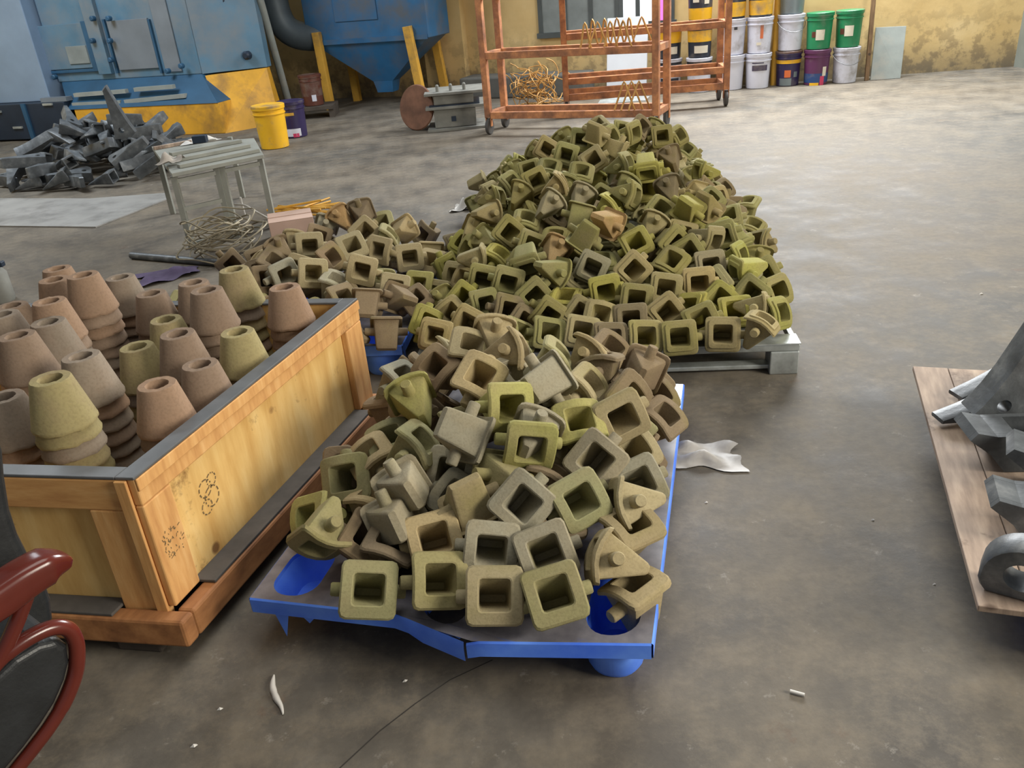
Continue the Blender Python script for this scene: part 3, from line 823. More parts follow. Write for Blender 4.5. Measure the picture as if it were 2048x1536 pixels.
# ---- cones
def cone_mat():
    t = NT('clay_cone'); v = t.coord(); oi = t.n('ShaderNodeObjectInfo')
    n = t.noise(v, 8, 5, .6); g = t.noise(v, 130, 3)
    c = t.mix(t.ramp(n, [(.45,0.0),(.72,.5)]), oi.outputs['Color'], s2l((134,113,95)))
    c = t.mix(t.ramp(g, [(.3,.2),(.55,0.0)]), c, s2l((78,64,50)))
    t.base(c); t.rough(.95); t.b.inputs['Specular IOR Level'].default_value = .2; t.bump(g, .3, .002); return t.m
M['cone'] = cone_mat()
def cone_mesh(seed):
    random.seed(seed); n = 30; k = MB(); ph = random.random()*6
    def ring(r, z, jag=0): return [(r*math.cos(2*math.pi*i/n), r*math.sin(2*math.pi*i/n), z+jag*(math.sin(i*2.3+ph)*.5+math.sin(i*5.1+ph)*.5)) for i in range(n)]
    k.loft([ring(.071,.003,.002), ring(.0785,0,.003), ring(.0795,.006,.003), ring(.0775,.010), ring(.0495,.122,.001), ring(.047,.1255,.001), ring(.030,.1255,.001), ring(.028,.122), ring(.028,.094), ring(.045,.090), ring(.0685,.008)])
    return k.mesh('cone', 40)
CONES = []
for sd in (1,2,3):
    me = cone_mesh(sd); me.materials.append(M['cone']); CONES.append(me)
CT_ = {'b':(134,115,98), 'y':(146,135,96), 'g':(132,120,106), 'r':(142,117,96)}
STACKS = [('a',98,756,.65,'y'),('b',163,711,.63,'g'),('c',95,643,.63,'g'),('d',98,602,.66,'r'),('e',165,550,.68,'r'),('f',115,537,.62,'r'),('g',108,559,.64,'r'),('h',241,554,.60,'g'),
 ('i',300,587,.58,'b'),('j',386,565,.60,'b'),('k',412,580,.64,'b'),('l',467,539,.63,'y'),('m',570,574,.60,'r'),('n',330,639,.55,'y'),('o',273,693,.55,'y'),('p',354,667,.60,'b'),
 ('q',399,728,.56,'b'),('r',312,769,.58,'r'),('s',475,663,.57,'y'),('t',5,628,.62,'g'),('u',33,671,.67,'b'),('v',22,611,.58,'b'),('w',7,793,.58,'g')]
info = []
for (nm,px,py,z,ti) in STACKS:
    p = at_z(px,py,z); d = p-C0
    info.append([d.dot(cv), d.dot(cu), p, z, ti, px, py])
info.sort(key=lambda r: -r[6])
rows = [info[0:4], info[4:8], info[8:12], info[12:17], info[17:23]]
RN = ['nearest','second','third','fourth','farthest']
random.seed(9)
for ri, row in enumerate(rows):
    row.sort(key=lambda r: r[5])
    for ci, r in enumerate(row):
        z = r[3]-.1255; k = 0; step = .037
        nlev = max(1, int((z-.140)/step)+1); step = (z-.141)/(nlev-1) if nlev > 1 else step
        while k < nlev:
            o = link('tapered_cone', random.choice(CONES))
            zz = .141 + (nlev-1-k)*step
            o.location = (r[2].x+random.uniform(-1,1)*.002, r[2].y+random.uniform(-1,1)*.002, zz)
            o.rotation_euler = (random.uniform(-.012,.012), random.uniform(-.012,.012), random.uniform(0,6.28))
            ti = r[4] if k == 0 or random.random() < .4 else random.choice('bgbr')
            c = s2l(CT_[ti]); f = random.uniform(.88,1.1); o.color = (c[0]*f, c[1]*f, c[2]*f, 1)
            lev = 'topmost cone' if k == 0 else f'{ordw(k)} cone from top'
            tag(o, f"clay {lev} of {ordw(ci)} stack from left in {RN[ri]} row of crate", 'cone', 'nested cones in the crate')
            k += 1

# ================================================================ OFFICE CHAIR (front left)
M['redwood'] = plain('varnished_red_wood', (92,36,27), .22, 0, .25, 6)
M['leather'] = plain('black_leather', (34,36,38), .42, 0, .25, 20, bump=.15)
arm_t = at_z(141,1114,.64); arm_b = at_z(-60,1226,.64)
ad = (arm_b-arm_t).normalized(); an = Vector((ad.y,-ad.x,0)).normalized()
if an.dot(CAM-arm_t) < 0: an = -an
chair = thing('office_chair', 'office chair with glossy red wooden arm and black leather, front left corner', 'chair', (arm_b.x, arm_b.y, 0))
cinv = Matrix.Translation(-chair.location)
def cp(px, py, off=0.0): return cinv @ at_plane(px, py, arm_t + an*off, an)
def smooth_path(pts, n=6):
    pts = [Vector(p) for p in pts]; out = []
    for i in range(len(pts)-1):
        p0 = pts[max(i-1,0)]; p1 = pts[i]; p2 = pts[i+1]; p3 = pts[min(i+2,len(pts)-1)]
        for k in range(n):
            t = k/n
            out.append(.5*((2*p1)+(p2-p0)*t+(2*p0-5*p1+4*p2-p3)*t*t+(3*p1-p0-3*p2+p3)*t**3))
    return out+[pts[-1]]
pad = smooth_path([cp(138,1122),cp(100,1128),cp(50,1155),(cp(0,1190)),cp(-60,1228)], 5)
k = MB()
loops = []
for i,p in enumerate(pad):
    s = min(1.0, .38+ .62*min(1, i/6))
    q = pad[min(i+1,len(pad)-1)]-pad[max(i-1,0)]; q.normalize(); side = an; up = side.cross(q).normalized()
    if up.z < 0: up = -up
    hw, hh = .030*s, .024*s*(1+.25*min(1,i/14))
    loops.append([p + side*x*hw/.03*1.0 + up*y for x,y in [(a,b*hh/.024) for a,b in rrect(.03,.024,.013,3,4)]])
k.loft(loops, True, True); k.build('armrest', M['redwood'], chair, smooth=50)
k = MB(); pts = smooth_path([cp(58,1172),cp(44,1215),cp(22,1270),cp(-4,1320),cp(-40,1370)]); k.tube(pts, .013, 10); k.build('arm_support', M['redwood'], chair, smooth=60)
k = MB(); pts = smooth_path([cp(-60,1400),cp(-10,1330),cp(40,1287),cp(95,1258),cp(132,1256),cp(150,1278),cp(154,1315),cp(148,1355),cp(128,1405),cp(100,1452),cp(70,1492),cp(35,1536),cp(-15,1600)])
k.tube(pts, [.0135 if 8 < i < 50 else .0125 for i in range(len(pts))], 12); k.build('side_frame', M['redwood'], chair, smooth=60)
def slab(px_pts, off0, off1, name, mat, bev):
    m = MB(); a = [cp(x,y,off0) for x,y in px_pts]; dv = an*(off1-off0)
    m.loft([a, [p+dv for p in a]], True, True); o = m.build(name, mat, chair, bevel=bev); o.modifiers['bevel'].segments = 5; return o
slab([(-80,1450),(-20,1365),(30,1318),(80,1288),(118,1278),(138,1292),(143,1325),(134,1362),(114,1408),(86,1452),(52,1498),(12,1545),(-80,1640)], .004, -.30, 'seat', M['leather'], .014)
slab([(-90,850),(2,868),(12,905),(16,955),(26,1020),(42,1070),(62,1110),(92,1158),(108,1200),(112,1240),(95,1275),(40,1300),(-90,1310)], -.14, -.24, 'backrest', M['leather'], .02)
k = MB(); k.lathe([(.028,.05),(.028,.40)], 16, Matrix.Translation((-.45,-.02,0)), True, True); k.build('seat_post', M['leather'], chair, smooth=40)
for i in range(5):
    a = i*2*math.pi/5+.9; c = Vector((-.45,-.02,.07)); e = c+Vector((math.cos(a)*.26, math.sin(a)*.26, -.03))
    MB().bar(c, e, .04, .03).build('base_leg', M['leather'], chair, bevel=.006)
    MB().lathe([(.022,-.014),(.025,-.008),(.025,.008),(.022,.014)], 14, Matrix.Translation((e.x,e.y,.025)) @ Matrix.Rotation(math.pi/2,4,'X'), True, True).build('caster', M['leather'], chair, smooth=40)

# ================================================================ PLYWOOD BOARD WITH BLACK CASTINGS (right)
BL = (BBL-BFL).length
brd = thing('plywood_board', 'worn plywood board on the right, carrying dark steel teeth', 'board', (BFL.x,BFL.y,.147), b_ang)
MB().box((0,0,0),(.105,BL,.016)).build('plank', M['board'], brd, bevel=.002)
MB().box((.107,-.006,0),(.50,BL-.004,.017)).build('plank', M['board'], brd, bevel=.002)
MB().box((.502,-.010,0),(.98,BL-.002,.016)).build('plank', M['board'], brd, bevel=.002)
BZ = .165
def tooth_mesh():
    k = MB()
    def lp(x, hy, hz, r, zo=0): return [(x, a, b+zo) for a,b in rrect(hy,hz,r,3,3)]
    k.loft([lp(0,.030,.006,.004,-.03), lp(.07,.034,.018,.008,-.02), lp(.16,.042,.036,.010,-.008), lp(.20,.050,.046,.010), lp(.25,.052,.050,.010), lp(.255,.049,.047,.010), lp(.255,.038,.036,.006), lp(.15,.022,.016,.004)], True, True)
    return k.mesh('bucket_tooth', 40)
def adapter_mesh():
    out = [(0,.03),(.02,.052),(.05,.092),(.085,.15),(.12,.22),(.165,.31),(.20,.32),(.185,.25),(.165,.15),(.15,.06),(.145,-.012),(.10,-.02),(.05,0)]
    # resample outline by angle around the pin hole
    hc = (.08,.05); n = 40
    dense = []
    for i in range(len(out)):
        p, q = out[i], out[(i+1) % len(out)]
        for k in range(12): dense.append((p[0]+(q[0]-p[0])*k/12, p[1]+(q[1]-p[1])*k/12))
    dense.sort(key=lambda p: math.atan2(p[1]-hc[1], p[0]-hc[0]))
    m = len(dense); hole = [(hc[0]+.019*math.cos(math.atan2(p[1]-hc[1],p[0]-hc[0])), hc[1]+.019*math.sin(math.atan2(p[1]-hc[1],p[0]-hc[0]))) for p in dense]
    k = MB(); w = .042
    f = lambda loop, y, s=1.0: [((x-hc[0])*s+hc[0], y, (z-hc[1])*s+hc[1]) for x,z in loop]
    k.loft([f(hole,-w), f(dense,-w,.97), f(dense,-w+.006), f(dense,w-.006), f(dense,w,.97), f(hole,w), f(hole,-w)])
    return k.mesh('tooth_adapter', 35)
def fork_mesh():
    k = MB()   # U-shaped socket piece: open box with two lipped walls
    prof = [(-.07,.088),(-.055,.108),(-.01,.098),(.05,.10),(.16,.10),(.16,0),(.02,0),(-.02,.05)]
    m = Matrix.Rotation(math.pi/2, 4, 'X')
    for y0 in (-.055,.040): k.prism(prof, y0, y0+.015, m)
    k.box((.146,-.040,0),(.16,.040,.10)); k.box((.02,-.040,0),(.146,.040,.012))
    k.prism([(-.07,.088),(-.055,.108),(-.01,.098),(.035,.0995),(.035,.078),(-.03,.062)], -.0395, .0395, m)
    return k.mesh('fork_casting')
def ring_mesh():
    k = MB(); n = 28; w = .03
    o_ = [(.075*math.cos(2*math.pi*i/n)*(1.0 if math.sin(2*math.pi*i/n) > -.2 else 1.05), max(-.05,.085*math.sin(2*math.pi*i/n))) for i in range(n)]
    i_ = [(.034*math.cos(2*math.pi*i/n), .01+.036*math.sin(2*math.pi*i/n)) for i in range(n)]
    g = lambda l, y, s=1.0: [(x*s,y,z*s) for x,z in l]
    k.loft([g(i_,-w), g(o_,-w,.95), g(o_,-w+.006), g(o_,w-.006), g(o_,w,.95), g(i_,w), g(i_,-w)])
    return k.mesh('ring_casting', 35)
TOOTH, ADAPT, FORK, RING = tooth_mesh(), adapter_mesh(), fork_mesh(), ring_mesh()
for me in (TOOTH, ADAPT, FORK, RING): me.materials.append(M['cast'])
def cast(name, me, px, py, z, yaw, pitch, roll, label, sc=1.0):
    o = link(name, me); p = at_z(px,py,z); o.location = p
    o.rotation_euler = (roll, pitch, yaw); o.scale = (sc,)*3
    return tag(o, label, name.replace('_',' '), 'dark castings on the plywood board')
R_ = math.radians
cast('bucket_tooth', TOOTH, 1878,818,BZ+.052, R_(4), R_(1), 0, 'grey pointed bucket tooth lying lowest left on the plywood board')
cast('bucket_tooth', TOOTH, 1914,773,BZ+.052, R_(10), R_(1), 0, 'grey pointed bucket tooth behind the upright adapter on the board')
cast('tooth_adapter', ADAPT, 1931,836,BZ+.062, R_(-6), R_(-2), R_(-3), 'upright curved tooth adapter with a pin hole, top of the board', 1.0)
cast('fork_casting', FORK, 1972,920,BZ+.001, R_(-8), 0, 0, 'slotted open box casting in front of the upright adapter', 1.1)
cast('fork_casting', FORK, 2062,958,BZ+.03, R_(-30), 0, 0, 'dark lipped casting cut by the right picture edge, board middle', 1.0)
cast('fork_casting', FORK, 2030,1060,BZ+.001, R_(-22), 0, 0, 'dark casting with a bright worn corner on the board', 1.05)
cast('ring_casting', RING, 2046,1145,BZ+.055, R_(-35), 0, R_(8), 'ring-shaped dark casting nearest the front edge of the board', 1.05)
# ================================================================ TROLLEYS
M['tyre'] = plain('grey_rubber', (72,70,68), .7, 0, .2, 10)
M['gold_wire'] = plain('gold_wire', (188,142,78), .5, .2, .2, 10)
def trolley(label, org, ang, L, D, levels, top, diag=False):
    r = thing('steel_trolley', label, 'trolley', (org.x,org.y,0), ang, 'rusty steel trolleys')
    w = .062
    for x in (w/2, L-w/2):
        for y in (w/2, D-w/2):
            MB().box((x-w/2,y-w/2,.165),(x+w/2,y+w/2,top)).build('post', M['rust'], r, bevel=.004)
            wh = MB(); m = Matrix.Translation((x,y,.078)) @ Matrix.Rotation(math.pi/2,4,'Y')
            wh.lathe([(.03,-.018),(.074,-.016),(.078,-.008),(.078,.008),(.074,.016),(.03,.018)], 22, m, True, True)
            wo = wh.build('wheel', M['tyre'], r, smooth=40)
            fk = MB(); fk.box((x-.03,y-.02,.08),(x-.022,y+.02,.1645)); fk.box((x+.022,y-.02,.08),(x+.03,y+.02,.1645)); fk.build('caster_fork', M['rust'], r)
    for z in levels:
        for y in (.004, D-w+.004): MB().box((w,y,z-.032),(L-w,y+w-.008,z+.032)).build('rail', M['rust'], r, bevel=.004)
        for x in (.004, L-w+.004): MB().box((x,w,z-.031),(x+w-.008,D-w,z+.031)).build('cross_rail', M['rust'], r, bevel=.004)
    return r
T1 = Vector((-.04,8.62,0)); t1a = math.radians(-26)
trolley('near rusty orange trolley standing right behind the big heap', T1, t1a, 1.77, .45, (.185,.74,1.27), 1.95)
T2 = at_z(1127,200,.185); T2.z = 0; t2e = at_z(1458,212,0); t2a = math.atan2(t2e.y-T2.y, t2e.x-T2.x)
trolley('far rusty trolley in front of the stacked paint pails', T2, t2a, (t2e-T2).length, .5, (.20,.36,.80), 1.75)
t1u = Vector((math.cos(t1a), math.sin(t1a), 0)); t1v = Vector((-t1u.y, t1u.x, 0))
t2u = Vector((math.cos(t2a), math.sin(t2a), 0)); t2v = Vector((-t2u.y, t2u.x, 0))
# bent wire hooks hung over the middle rails
random.seed(4)
def hook(p, a, h, sp, label):
    k = MB(); d = Vector((math.cos(a), math.sin(a), 0)); q = Vector((-d.y,d.x,0))*.012
    k.tube([d*-sp+Vector((0,0,-h)), d*(-sp*.9)+Vector((0,0,-h+.03))+q, d*(-.012)+Vector((0,0,-.01)), Vector((0,0,.012)), d*.012+Vector((0,0,-.01)), d*(sp*.9)+Vector((0,0,-h+.03))-q, d*sp+Vector((0,0,-h))], .009, 6)
    o = k.build('wire_hook', M['gold_wire'], smooth=60); o.location = p
    return tag(o, label, 'hook', 'bent wire hooks on the trolleys')
HK = ['far left','second','third','fourth','fifth','sixth','seventh','eighth','far right']
for i in range(9):
    p = T1 + t1u*(1.02+.06*i) + t1v*(.03 if i % 2 else .42) + Vector((0,0,1.00+.02*(i % 3)))
    p.z = .74+.033+.20
    hook(p, t1a+random.uniform(-.5,.5), .20, random.uniform(.05,.09), f'gold bent wire hook straddling the middle trolley rail, {HK[i]} of nine')
for i in range(3):
    p = T1 + t1u*(1.44+.07*i) + t1v*.03 + Vector((0,0,.185+.033+.24)); hook(p, t1a+.3*i, .24, .10, f'gold wire hook on the bottom trolley rail, {["left","middle","right"][i]} of three')
# brown tangle of scrap wire behind the near trolley
def tangle(name, c, sx, sy, sz, n, r, mat, label, cat, seed, lo=.012):
    random.seed(seed); k = MB()
    for i in range(n):
        p = Vector((random.uniform(-sx,sx), random.uniform(-sy,sy), random.uniform(0,sz))); d = rand_dir(); pts = []
        for j in range(7):
            pts.append(Vector((p.x,p.y,max(lo,p.z)))); d = (d+rand_dir()*.55+Vector((-p.x/sx,-p.y/sy,(sz*.5-p.z)/sz))*.35).normalized(); p = p+d*.075
        k.tube(smooth_path(pts,2), r, 5)
    o = k.build(name, mat, smooth=60); o.location = c
    return tag(o, label, cat, kind='stuff')
tg = at_z(1072,212,0)
tangle('wire_tangle', tg, .26,.16,.38, 60, .006, M['gold_wire'], 'brown tangle of scrap wire behind the near trolley', 'wire', 5)

# ================================================================ PAINT PAILS ALONG THE WALL
PC = {'white':(206,208,220), 'green':(38,128,84), 'purple':(92,48,84), 'navy':(48,40,78), 'black':(44,50,62), 'yellow':(232,178,40), 'grey':(124,136,140), 'brown':(92,54,44), 'blue':(40,70,120), 'cream':(220,214,196), 'pink':(196,60,100), 'orange':(214,110,60)}
for kx, c in PC.items(): M['pail_'+kx] = plain('pail_'+kx, c, .35 if kx != 'grey' else .4, .0 if kx != 'grey' else .5, .08, 6, dirt=(120,112,104), dirt_amt=.12)
M['wire'] = plain('steel_wire', (110,110,110), .4, .8, .1)
RT, RB, PH = .143, .127, .375
def pail(label, p, body, bands=(), patches=(), handle=False, lid=None, rz=0.0, sc=1.0, open_top=False, name='paint_pail'):
    r = thing(name, label, 'pail', p, rz, 'plastic paint pails'); r.scale = (sc,)*3
    R = lambda z: RB+(RT-RB)*z/PH
    k = MB(); prof = [(RB-.01,0),(RB,.006),(R(PH-.075),PH-.075),(RT+.006,PH-.072),(RT+.006,PH-.062),(R(PH-.06),PH-.06),(R(PH-.03),PH-.03),(RT+.008,PH-.028),(RT+.009,PH-.002),(RT-.004,PH)]
    if open_top: prof += [(RT-.012,PH-.004),(RB-.012,.012)]
    k.lathe(prof, 28, None, True, True); k.build('body', M['pail_'+body], r, smooth=35)
    if not open_top:
        k = MB(); k.lathe([(RT+.009,PH-.014),(RT+.010,PH+.004),(RT+.004,PH+.009),(RT-.012,PH+.004),(.02,PH+.005)], 28, None, True, True); k.build('lid', M['pail_'+(lid or body)], r, smooth=35)
    for z0,z1,m in bands:
        k = MB(); k.lathe([(R(z0)+.0015,z0),(R(z1)+.0015,z1)], 28); k.build('printed_band', M['pail_'+m], r, smooth=60)
    for a0,a1,z0,z1,m in patches:      # degrees around, 0 = towards the camera side
        k = MB(); n = 7; lo = []; hi = []
        for i in range(n):
            a = math.radians(-90+a0+(a1-a0)*i/(n-1))
            lo.append(((R(z0)+.003)*math.cos(a),(R(z0)+.003)*math.sin(a),z0)); hi.append(((R(z1)+.003)*math.cos(a),(R(z1)+.003)*math.sin(a),z1))
        k.add(lo+hi, [(i,i+1,n+i+1,n+i) for i in range(n-1)]); k.build('printed_label', M['pail_'+m], r, smooth=60)
    if handle:
        pts = []
        for i in range(13):
            a = math.pi*i/12; pts.append(((RT+.014)*math.cos(a), -(RT+.012)*math.sin(a)*.98, PH-.065-.11*math.sin(a)))
        k = MB(); k.tube(pts, .0035, 5); k.build('handle', M['wire'], r, smooth=60)
        for s in (-1,1):
            k = MB(); k.lathe([(.014,0),(.012,.01)], 10, Matrix.Translation((s*(RT-.002),0,PH-.065)) @ Matrix.Rotation(s*math.pi/2,4,'Y'), True, True); k.build('handle_lug', M['pail_black'], r)
    return r
def stack(px, py, pails):
    p = at_z(px,py,0); z = 0
    for pl in pails:
        pail(pl[0], (p.x,p.y+.14,z), *pl[1:-1], **pl[-1]); z += PH+.012
    return p
stack(1697,167,[('white pail with wire handle at the right end, under a green pail','white',(),(),dict(handle=True)),
                ('green pail with tilted lid, rightmost on top of a white pail','green',(),((-40,0,.12,.23,'cream'),(-62,-42,.14,.2,'brown')),dict())])
stack(1639,171,[('purple and blue printed pail under the left green pail','purple',((.03,.13,'blue'),),((0,22,.0,.10,'pink'),(-50,-5,.0,.03,'yellow'),(10,30,.1,.2,'cream')),dict()),
                ('green pail with white label, standing on the purple pail','green',(),((-35,5,.10,.21,'cream'),(-55,-36,.13,.19,'brown')),dict())])
stack(1582,173,[('dark navy printed pail with brown lid, orange fruit print','navy',((.25,.29,'yellow'),),((-35,-5,.10,.18,'orange'),(-60,0,.01,.09,'grey'),(10,30,.10,.16,'grey')),dict(lid='brown')),
                ('white pail with hanging wire handle on the navy pail','white',(),(),dict(handle=True)),
                ('grey metal pail topping the white pail with hanging handle','grey',(),(),dict())])
stack(1521,178,[('lowest white pail with dark purple label beside the yellow pipe','white',(),((-45,30,.20,.26,'navy'),(-45,10,.28,.29,'navy')),dict()),
                ('white pail with an orange drip down its front, beside yellow pipe','white',(),((-14,0,.16,.31,'orange'),(-30,-8,.09,.12,'cream')),dict()),
                ('black and yellow pail on the white pail with orange drip','black',((.02,.17,'yellow'),),(),dict())])
stack(1468,181,[('lower white pail just behind the far trolley post','white',(),(),dict()),
                ('upper white pail just behind the far trolley post','white',(),((-10,5,.27,.3,'black'),),dict()),
                ('black and yellow pail above two white ones, behind trolley post','black',((.02,.17,'yellow'),),(),dict())])
BP = [(2.52,10.32),(2.20,10.47)]
for i,(x,y) in enumerate(BP):
    sidew = ['right','left'][i]
    pail(f'white pail with yellow band seen through the far trolley, {sidew} one', (x,y,0), 'white', ((.20,.31,'yellow'),(.31,.345,'black')), ((-50,20,.06,.12,'navy'),) if i == 0 else ((-60,40,.0,.17,'black'),(-30,5,.05,.12,'grey')))
    pail(f'middle black pail with grey label seen through the far trolley, {sidew} one', (x,y,PH+.012), 'black', ((.17,.29,'yellow'),), ((-40,30,.05,.13,'cream'),))
    if i == 0: pail('black and white pail topping the stack left of the white pails', (x,y,2*PH+.024), 'black', ((.02,.14,'yellow'),), ((-50,-20,.2,.3,'cream'),(5,30,.18,.28,'cream')))

# wall pipe, leaning plank and grey sheet
def pbox(name, mat, pts, th, back, parent=None, bevel=.003):
    """slab from four corner points, thickness th along back"""
    b = Vector(back).normalized()*th; a = [Vector(p) for p in pts]
    k = MB(); k.loft([a,[p+b for p in a]], True, True); return k.build(name, mat, parent, bevel=bevel)
M['yellow_paint'] = plain('yellow_paint', (216,166,66), .55, 0, .12, 6, dirt=(120,100,70), dirt_amt=.2)
q = at_z(1553,172,0)
k = MB(); k.lathe([(.045,0),(.045,3.4)], 14, Matrix.Translation((q.x,q.y+.10,0)), True, True); tp = k.build('trim_1', M['yellow_paint'], smooth=40); struct(tp)
M['grey_board'] = plain('grey_fibre_board', (140,146,142), .8, 0, .1, 7, dirt=(160,156,146), dirt_amt=.2)
a, b = at_z(1741,161,.0), at_z(1801,157,.0); a.z = b.z = .002
ta = at_plane(1752,55,(4.4,10.13,0),(.06,1,0)); tb = at_plane(1813,52,(4.4,10.13,0),(.06,1,0))
tag(pbox('grey_sheet', M['grey_board'], [a,b,tb,ta], .015, (0,1,0)), 'grey fibre sheet leaning against the yellow wall at right', 'sheet')
M['old_wood'] = wood_mat('old_brown_wood', (88,66,44), (112,86,58), (130,102,72), (60,44,30), (8,8,1))
a = at_z(1730,162,0); b = a+Vector((.045,0,0)); t = at_plane(1747,-30,(4.4,10.15,0),(.06,1,0))
tag(pbox('leaning_plank', M['old_wood'], [a,b,t+Vector((.045,0,0)),t], .03, (0,1,0)), 'thin brown plank leaning on the wall beside the green pail', 'plank')

# pilaster, low slab, windows, white board on the slanting wall
p0, p1 = on_wall_left(868,192), on_wall_left(944,187)
pil = MB(); L = (p1-p0).length; pil.box((0,-.14,0),(L,0,3.5)); pil = pil.build('trim_2', M['plaster']); pil.location = (p0.x,p0.y,0); pil.rotation_euler = (0,0,math.atan2(wl_d.y,wl_d.x)); struct(pil)
M['slab'] = plain('grey_concrete', (96,96,92), .9, 0, .2, 5)
p0, p1 = on_wall_left(950,190), on_wall_left(1190,175)
sb = MB(); L = (p1-p0).length; sb.box((0,-.45,0),(L,-.005,.26)); sb = sb.build('trim_3', M['slab'], bevel=.02); sb.location = (p0.x,p0.y,0); sb.rotation_euler = (0,0,math.atan2(wl_d.y,wl_d.x)); struct(sb)
M['win_frame'] = plain('dark_window_frame', (74,80,80), .6, 0, .15, 6)
M['win_glass'] = plain('dusty_glass', (128,136,136), .25, 0, .15, 5)
def em(name, rgb, st):
    t = NT(name); t.base(s2l(rgb)); t.b.inputs['Emission Color'].default_value = s2l(rgb); t.b.inputs['Emission Strength'].default_value = st; return t.m
M['win_day'] = em('daylit_pane', (235,240,245), .9)
M['win_pink'] = em('daylit_pink_pane', (240,110,190), .7)
def window(name, x0, x1, ytop, ybot, panes, mats):
    a = on_wall_left(x0,ybot); b = on_wall_left(x1,ybot); z0 = (a.z+b.z)/2; L = (b-a).length
    r = bpy.data.objects.new(name, None); COL.objects.link(r); r.location = (a.x,a.y,0); r.rotation_euler = (0,0,math.atan2(wl_d.y,wl_d.x)); struct(r)
    h = .9
    MB().box((-.05,-.06,z0-.06),(L+.05,0,z0)).build('window_sill', M['win_frame'], r)
    for i in range(panes+1):
        x = L*i/panes; MB().box((x-.025,-.05,z0),(x+.025,-.002,z0+h)).build('window_frame', M['win_frame'], r)
    for i in range(panes):
        MB().box((L*i/panes+.026,-.03,z0+.002),(L*(i+1)/panes-.026,-.015,z0+h)).build('pane', mats[i % len(mats)], r)
    return r
window('window_1', 1084, 1236, 0, 62, 3, [M['win_glass']])
window('window_2', 1244, 1345, 0, 42, 3, [M['win_day'], M['win_day'], M['win_pink']])
M['white_board'] = plain('white_panel', (216,224,232), .4, 0, .05, 4)
a, b = at_z(1213,193,0), at_z(1292,190,0); a.z = b.z = .003
up = Vector((0,0,.86)); 
tag(pbox('display_board', M['white_board'], [a,b,b+up+wl_n*-.12,a+up+wl_n*-.12], .03, -wl_n), 'bluish white panel standing behind the trolleys', 'panel')
q = at_z(1245,203,0)
fs = MB(); fs.add([(-.3,-.06,.004),(.25,-.10,.004),(.32,.02,.03),(.1,.06,.05),(-.25,.07,.03)], [(0,1,2,3,4)]); fs = fs.build('plastic_sheet', M['galv']); fs.location = q
tag(fs, 'crumpled silvery plastic sheet on floor behind the near trolley', 'sheet')

# ================================================================ BLUE HOPPER AND DUCT
M['hop_blue'] = plain('faded_blue_paint', (44,102,148), .5, .1, .2, 3, dirt=(92,100,110), dirt_amt=.45, dirt_scale=2)
M['duct'] = plain('grey_blue_duct', (84,96,104), .5, .2, .2, 4)
hl = at_z(667,218,0); hr = at_z(852,212,0)
hx = (hr-hl); hx.z = 0; HWd = hx.length; hang = math.atan2(hx.y,hx.x)
hop = thing('dust_hopper', 'blue tapered dust hopper on yellow legs by the wall', 'hopper', hl, hang)
k = MB(); R4 = lambda x0,x1,y0,y1,z: [(x0,y0,z),(x1,y0,z),(x1,y1,z),(x0,y1,z)]
k.loft([R4(-.12,HWd+.12,0,.62,.80), R4(HWd*.5-.13,HWd*.5+.15,.20,.42,.30), R4(HWd*.5-.10,HWd*.5+.12,.22,.40,.16)], False, True); k.build('funnel', M['hop_blue'], hop)
MB().box((-.20,-.02,.802),(HWd+.16,.64,2.3)).build('body', M['hop_blue'], hop, bevel=.01)
MB().box((.25,-.035,1.05),(.85,-.021,1.5)).build('access_panel', M['hop_blue'], hop, bevel=.004)
MB().box((-.14,-.03,.79),(HWd+.14,-.0205,.85)).build('flange', M['hop_blue'], hop)
for x,dx in ((0,-.03),(HWd,-.10)):
    for y in (0,.74):
        MB().bar((x,y-.06,0),(x+dx,y-.06,.95),.10,.08,(0,1,0)).build('leg', M['yellow_paint'], hop, bevel=.004)
dn = Vector((0,1,0)); dp = Vector((-2.4,11.75,0))
k = MB(); k.tube(smooth_path([at_plane(x,y,dp,dn) for x,y in ((548,-160),(542,-70),(548,0),(565,48),(595,70),(640,72),(690,60))],4), .175, 20)
dct = k.build('elbow_duct', M['duct'], smooth=50); tag(dct, 'grey blue elbow duct curving into the hopper', 'duct')

# ================================================================ BLUE MACHINE (left)
M['mach_blue'] = plain('machine_blue', (88,124,148), .45, .1, .15, 2.5, dirt=(122,130,136), dirt_amt=.5, dirt_scale=1.6)
M['mach_dark'] = plain('machine_deep_blue', (44,84,114), .5, .1, .2, 3)
M['mach_grey'] = plain('machine_grey_panel', (118,126,134), .45, .1, .12, 3)
M['mach_pale'] = plain('machine_pale_blue', (136,158,184), .35, .2, .12, 2)
M['navy'] = plain('navy_steel', (38,50,66), .45, .2, .2, 3)
M['mach_yellow'] = plain('machine_yellow', (214,158,48), .5, 0, .15, 4, dirt=(150,112,56), dirt_amt=.25)
ma, mb_ = at_z(165,277,0), at_z(450,267,0)
md = (mb_-ma); MW = md.length; mang = math.atan2(md.y,md.x); md.normalize(); mn = Vector((-md.y, md.x, 0))   # mn: backwards
mach = thing('blast_machine', 'big blue and yellow machine behind the dark castings', 'machine', ma, mang)
def ml(px, py, off=0.0):
    p = at_plane(px, py, ma+mn*off, mn)-ma; return p.dot(md), p.z
YB = .05
_, zb = ml(300,212); _, zs = ml(250,157,.28); 
MB().box((0,0,0),(MW,.9,zb)).build('yellow_base', M['mach_yellow'], mach, bevel=.01)
k = MB(); k.loft([R4(-.06,MW+.0,-.01,.9,zb+.001), R4(-.32,MW-.33,.28,.9,zs)], True, True); k.build('sloped_skirt', M['mach_dark'], mach)
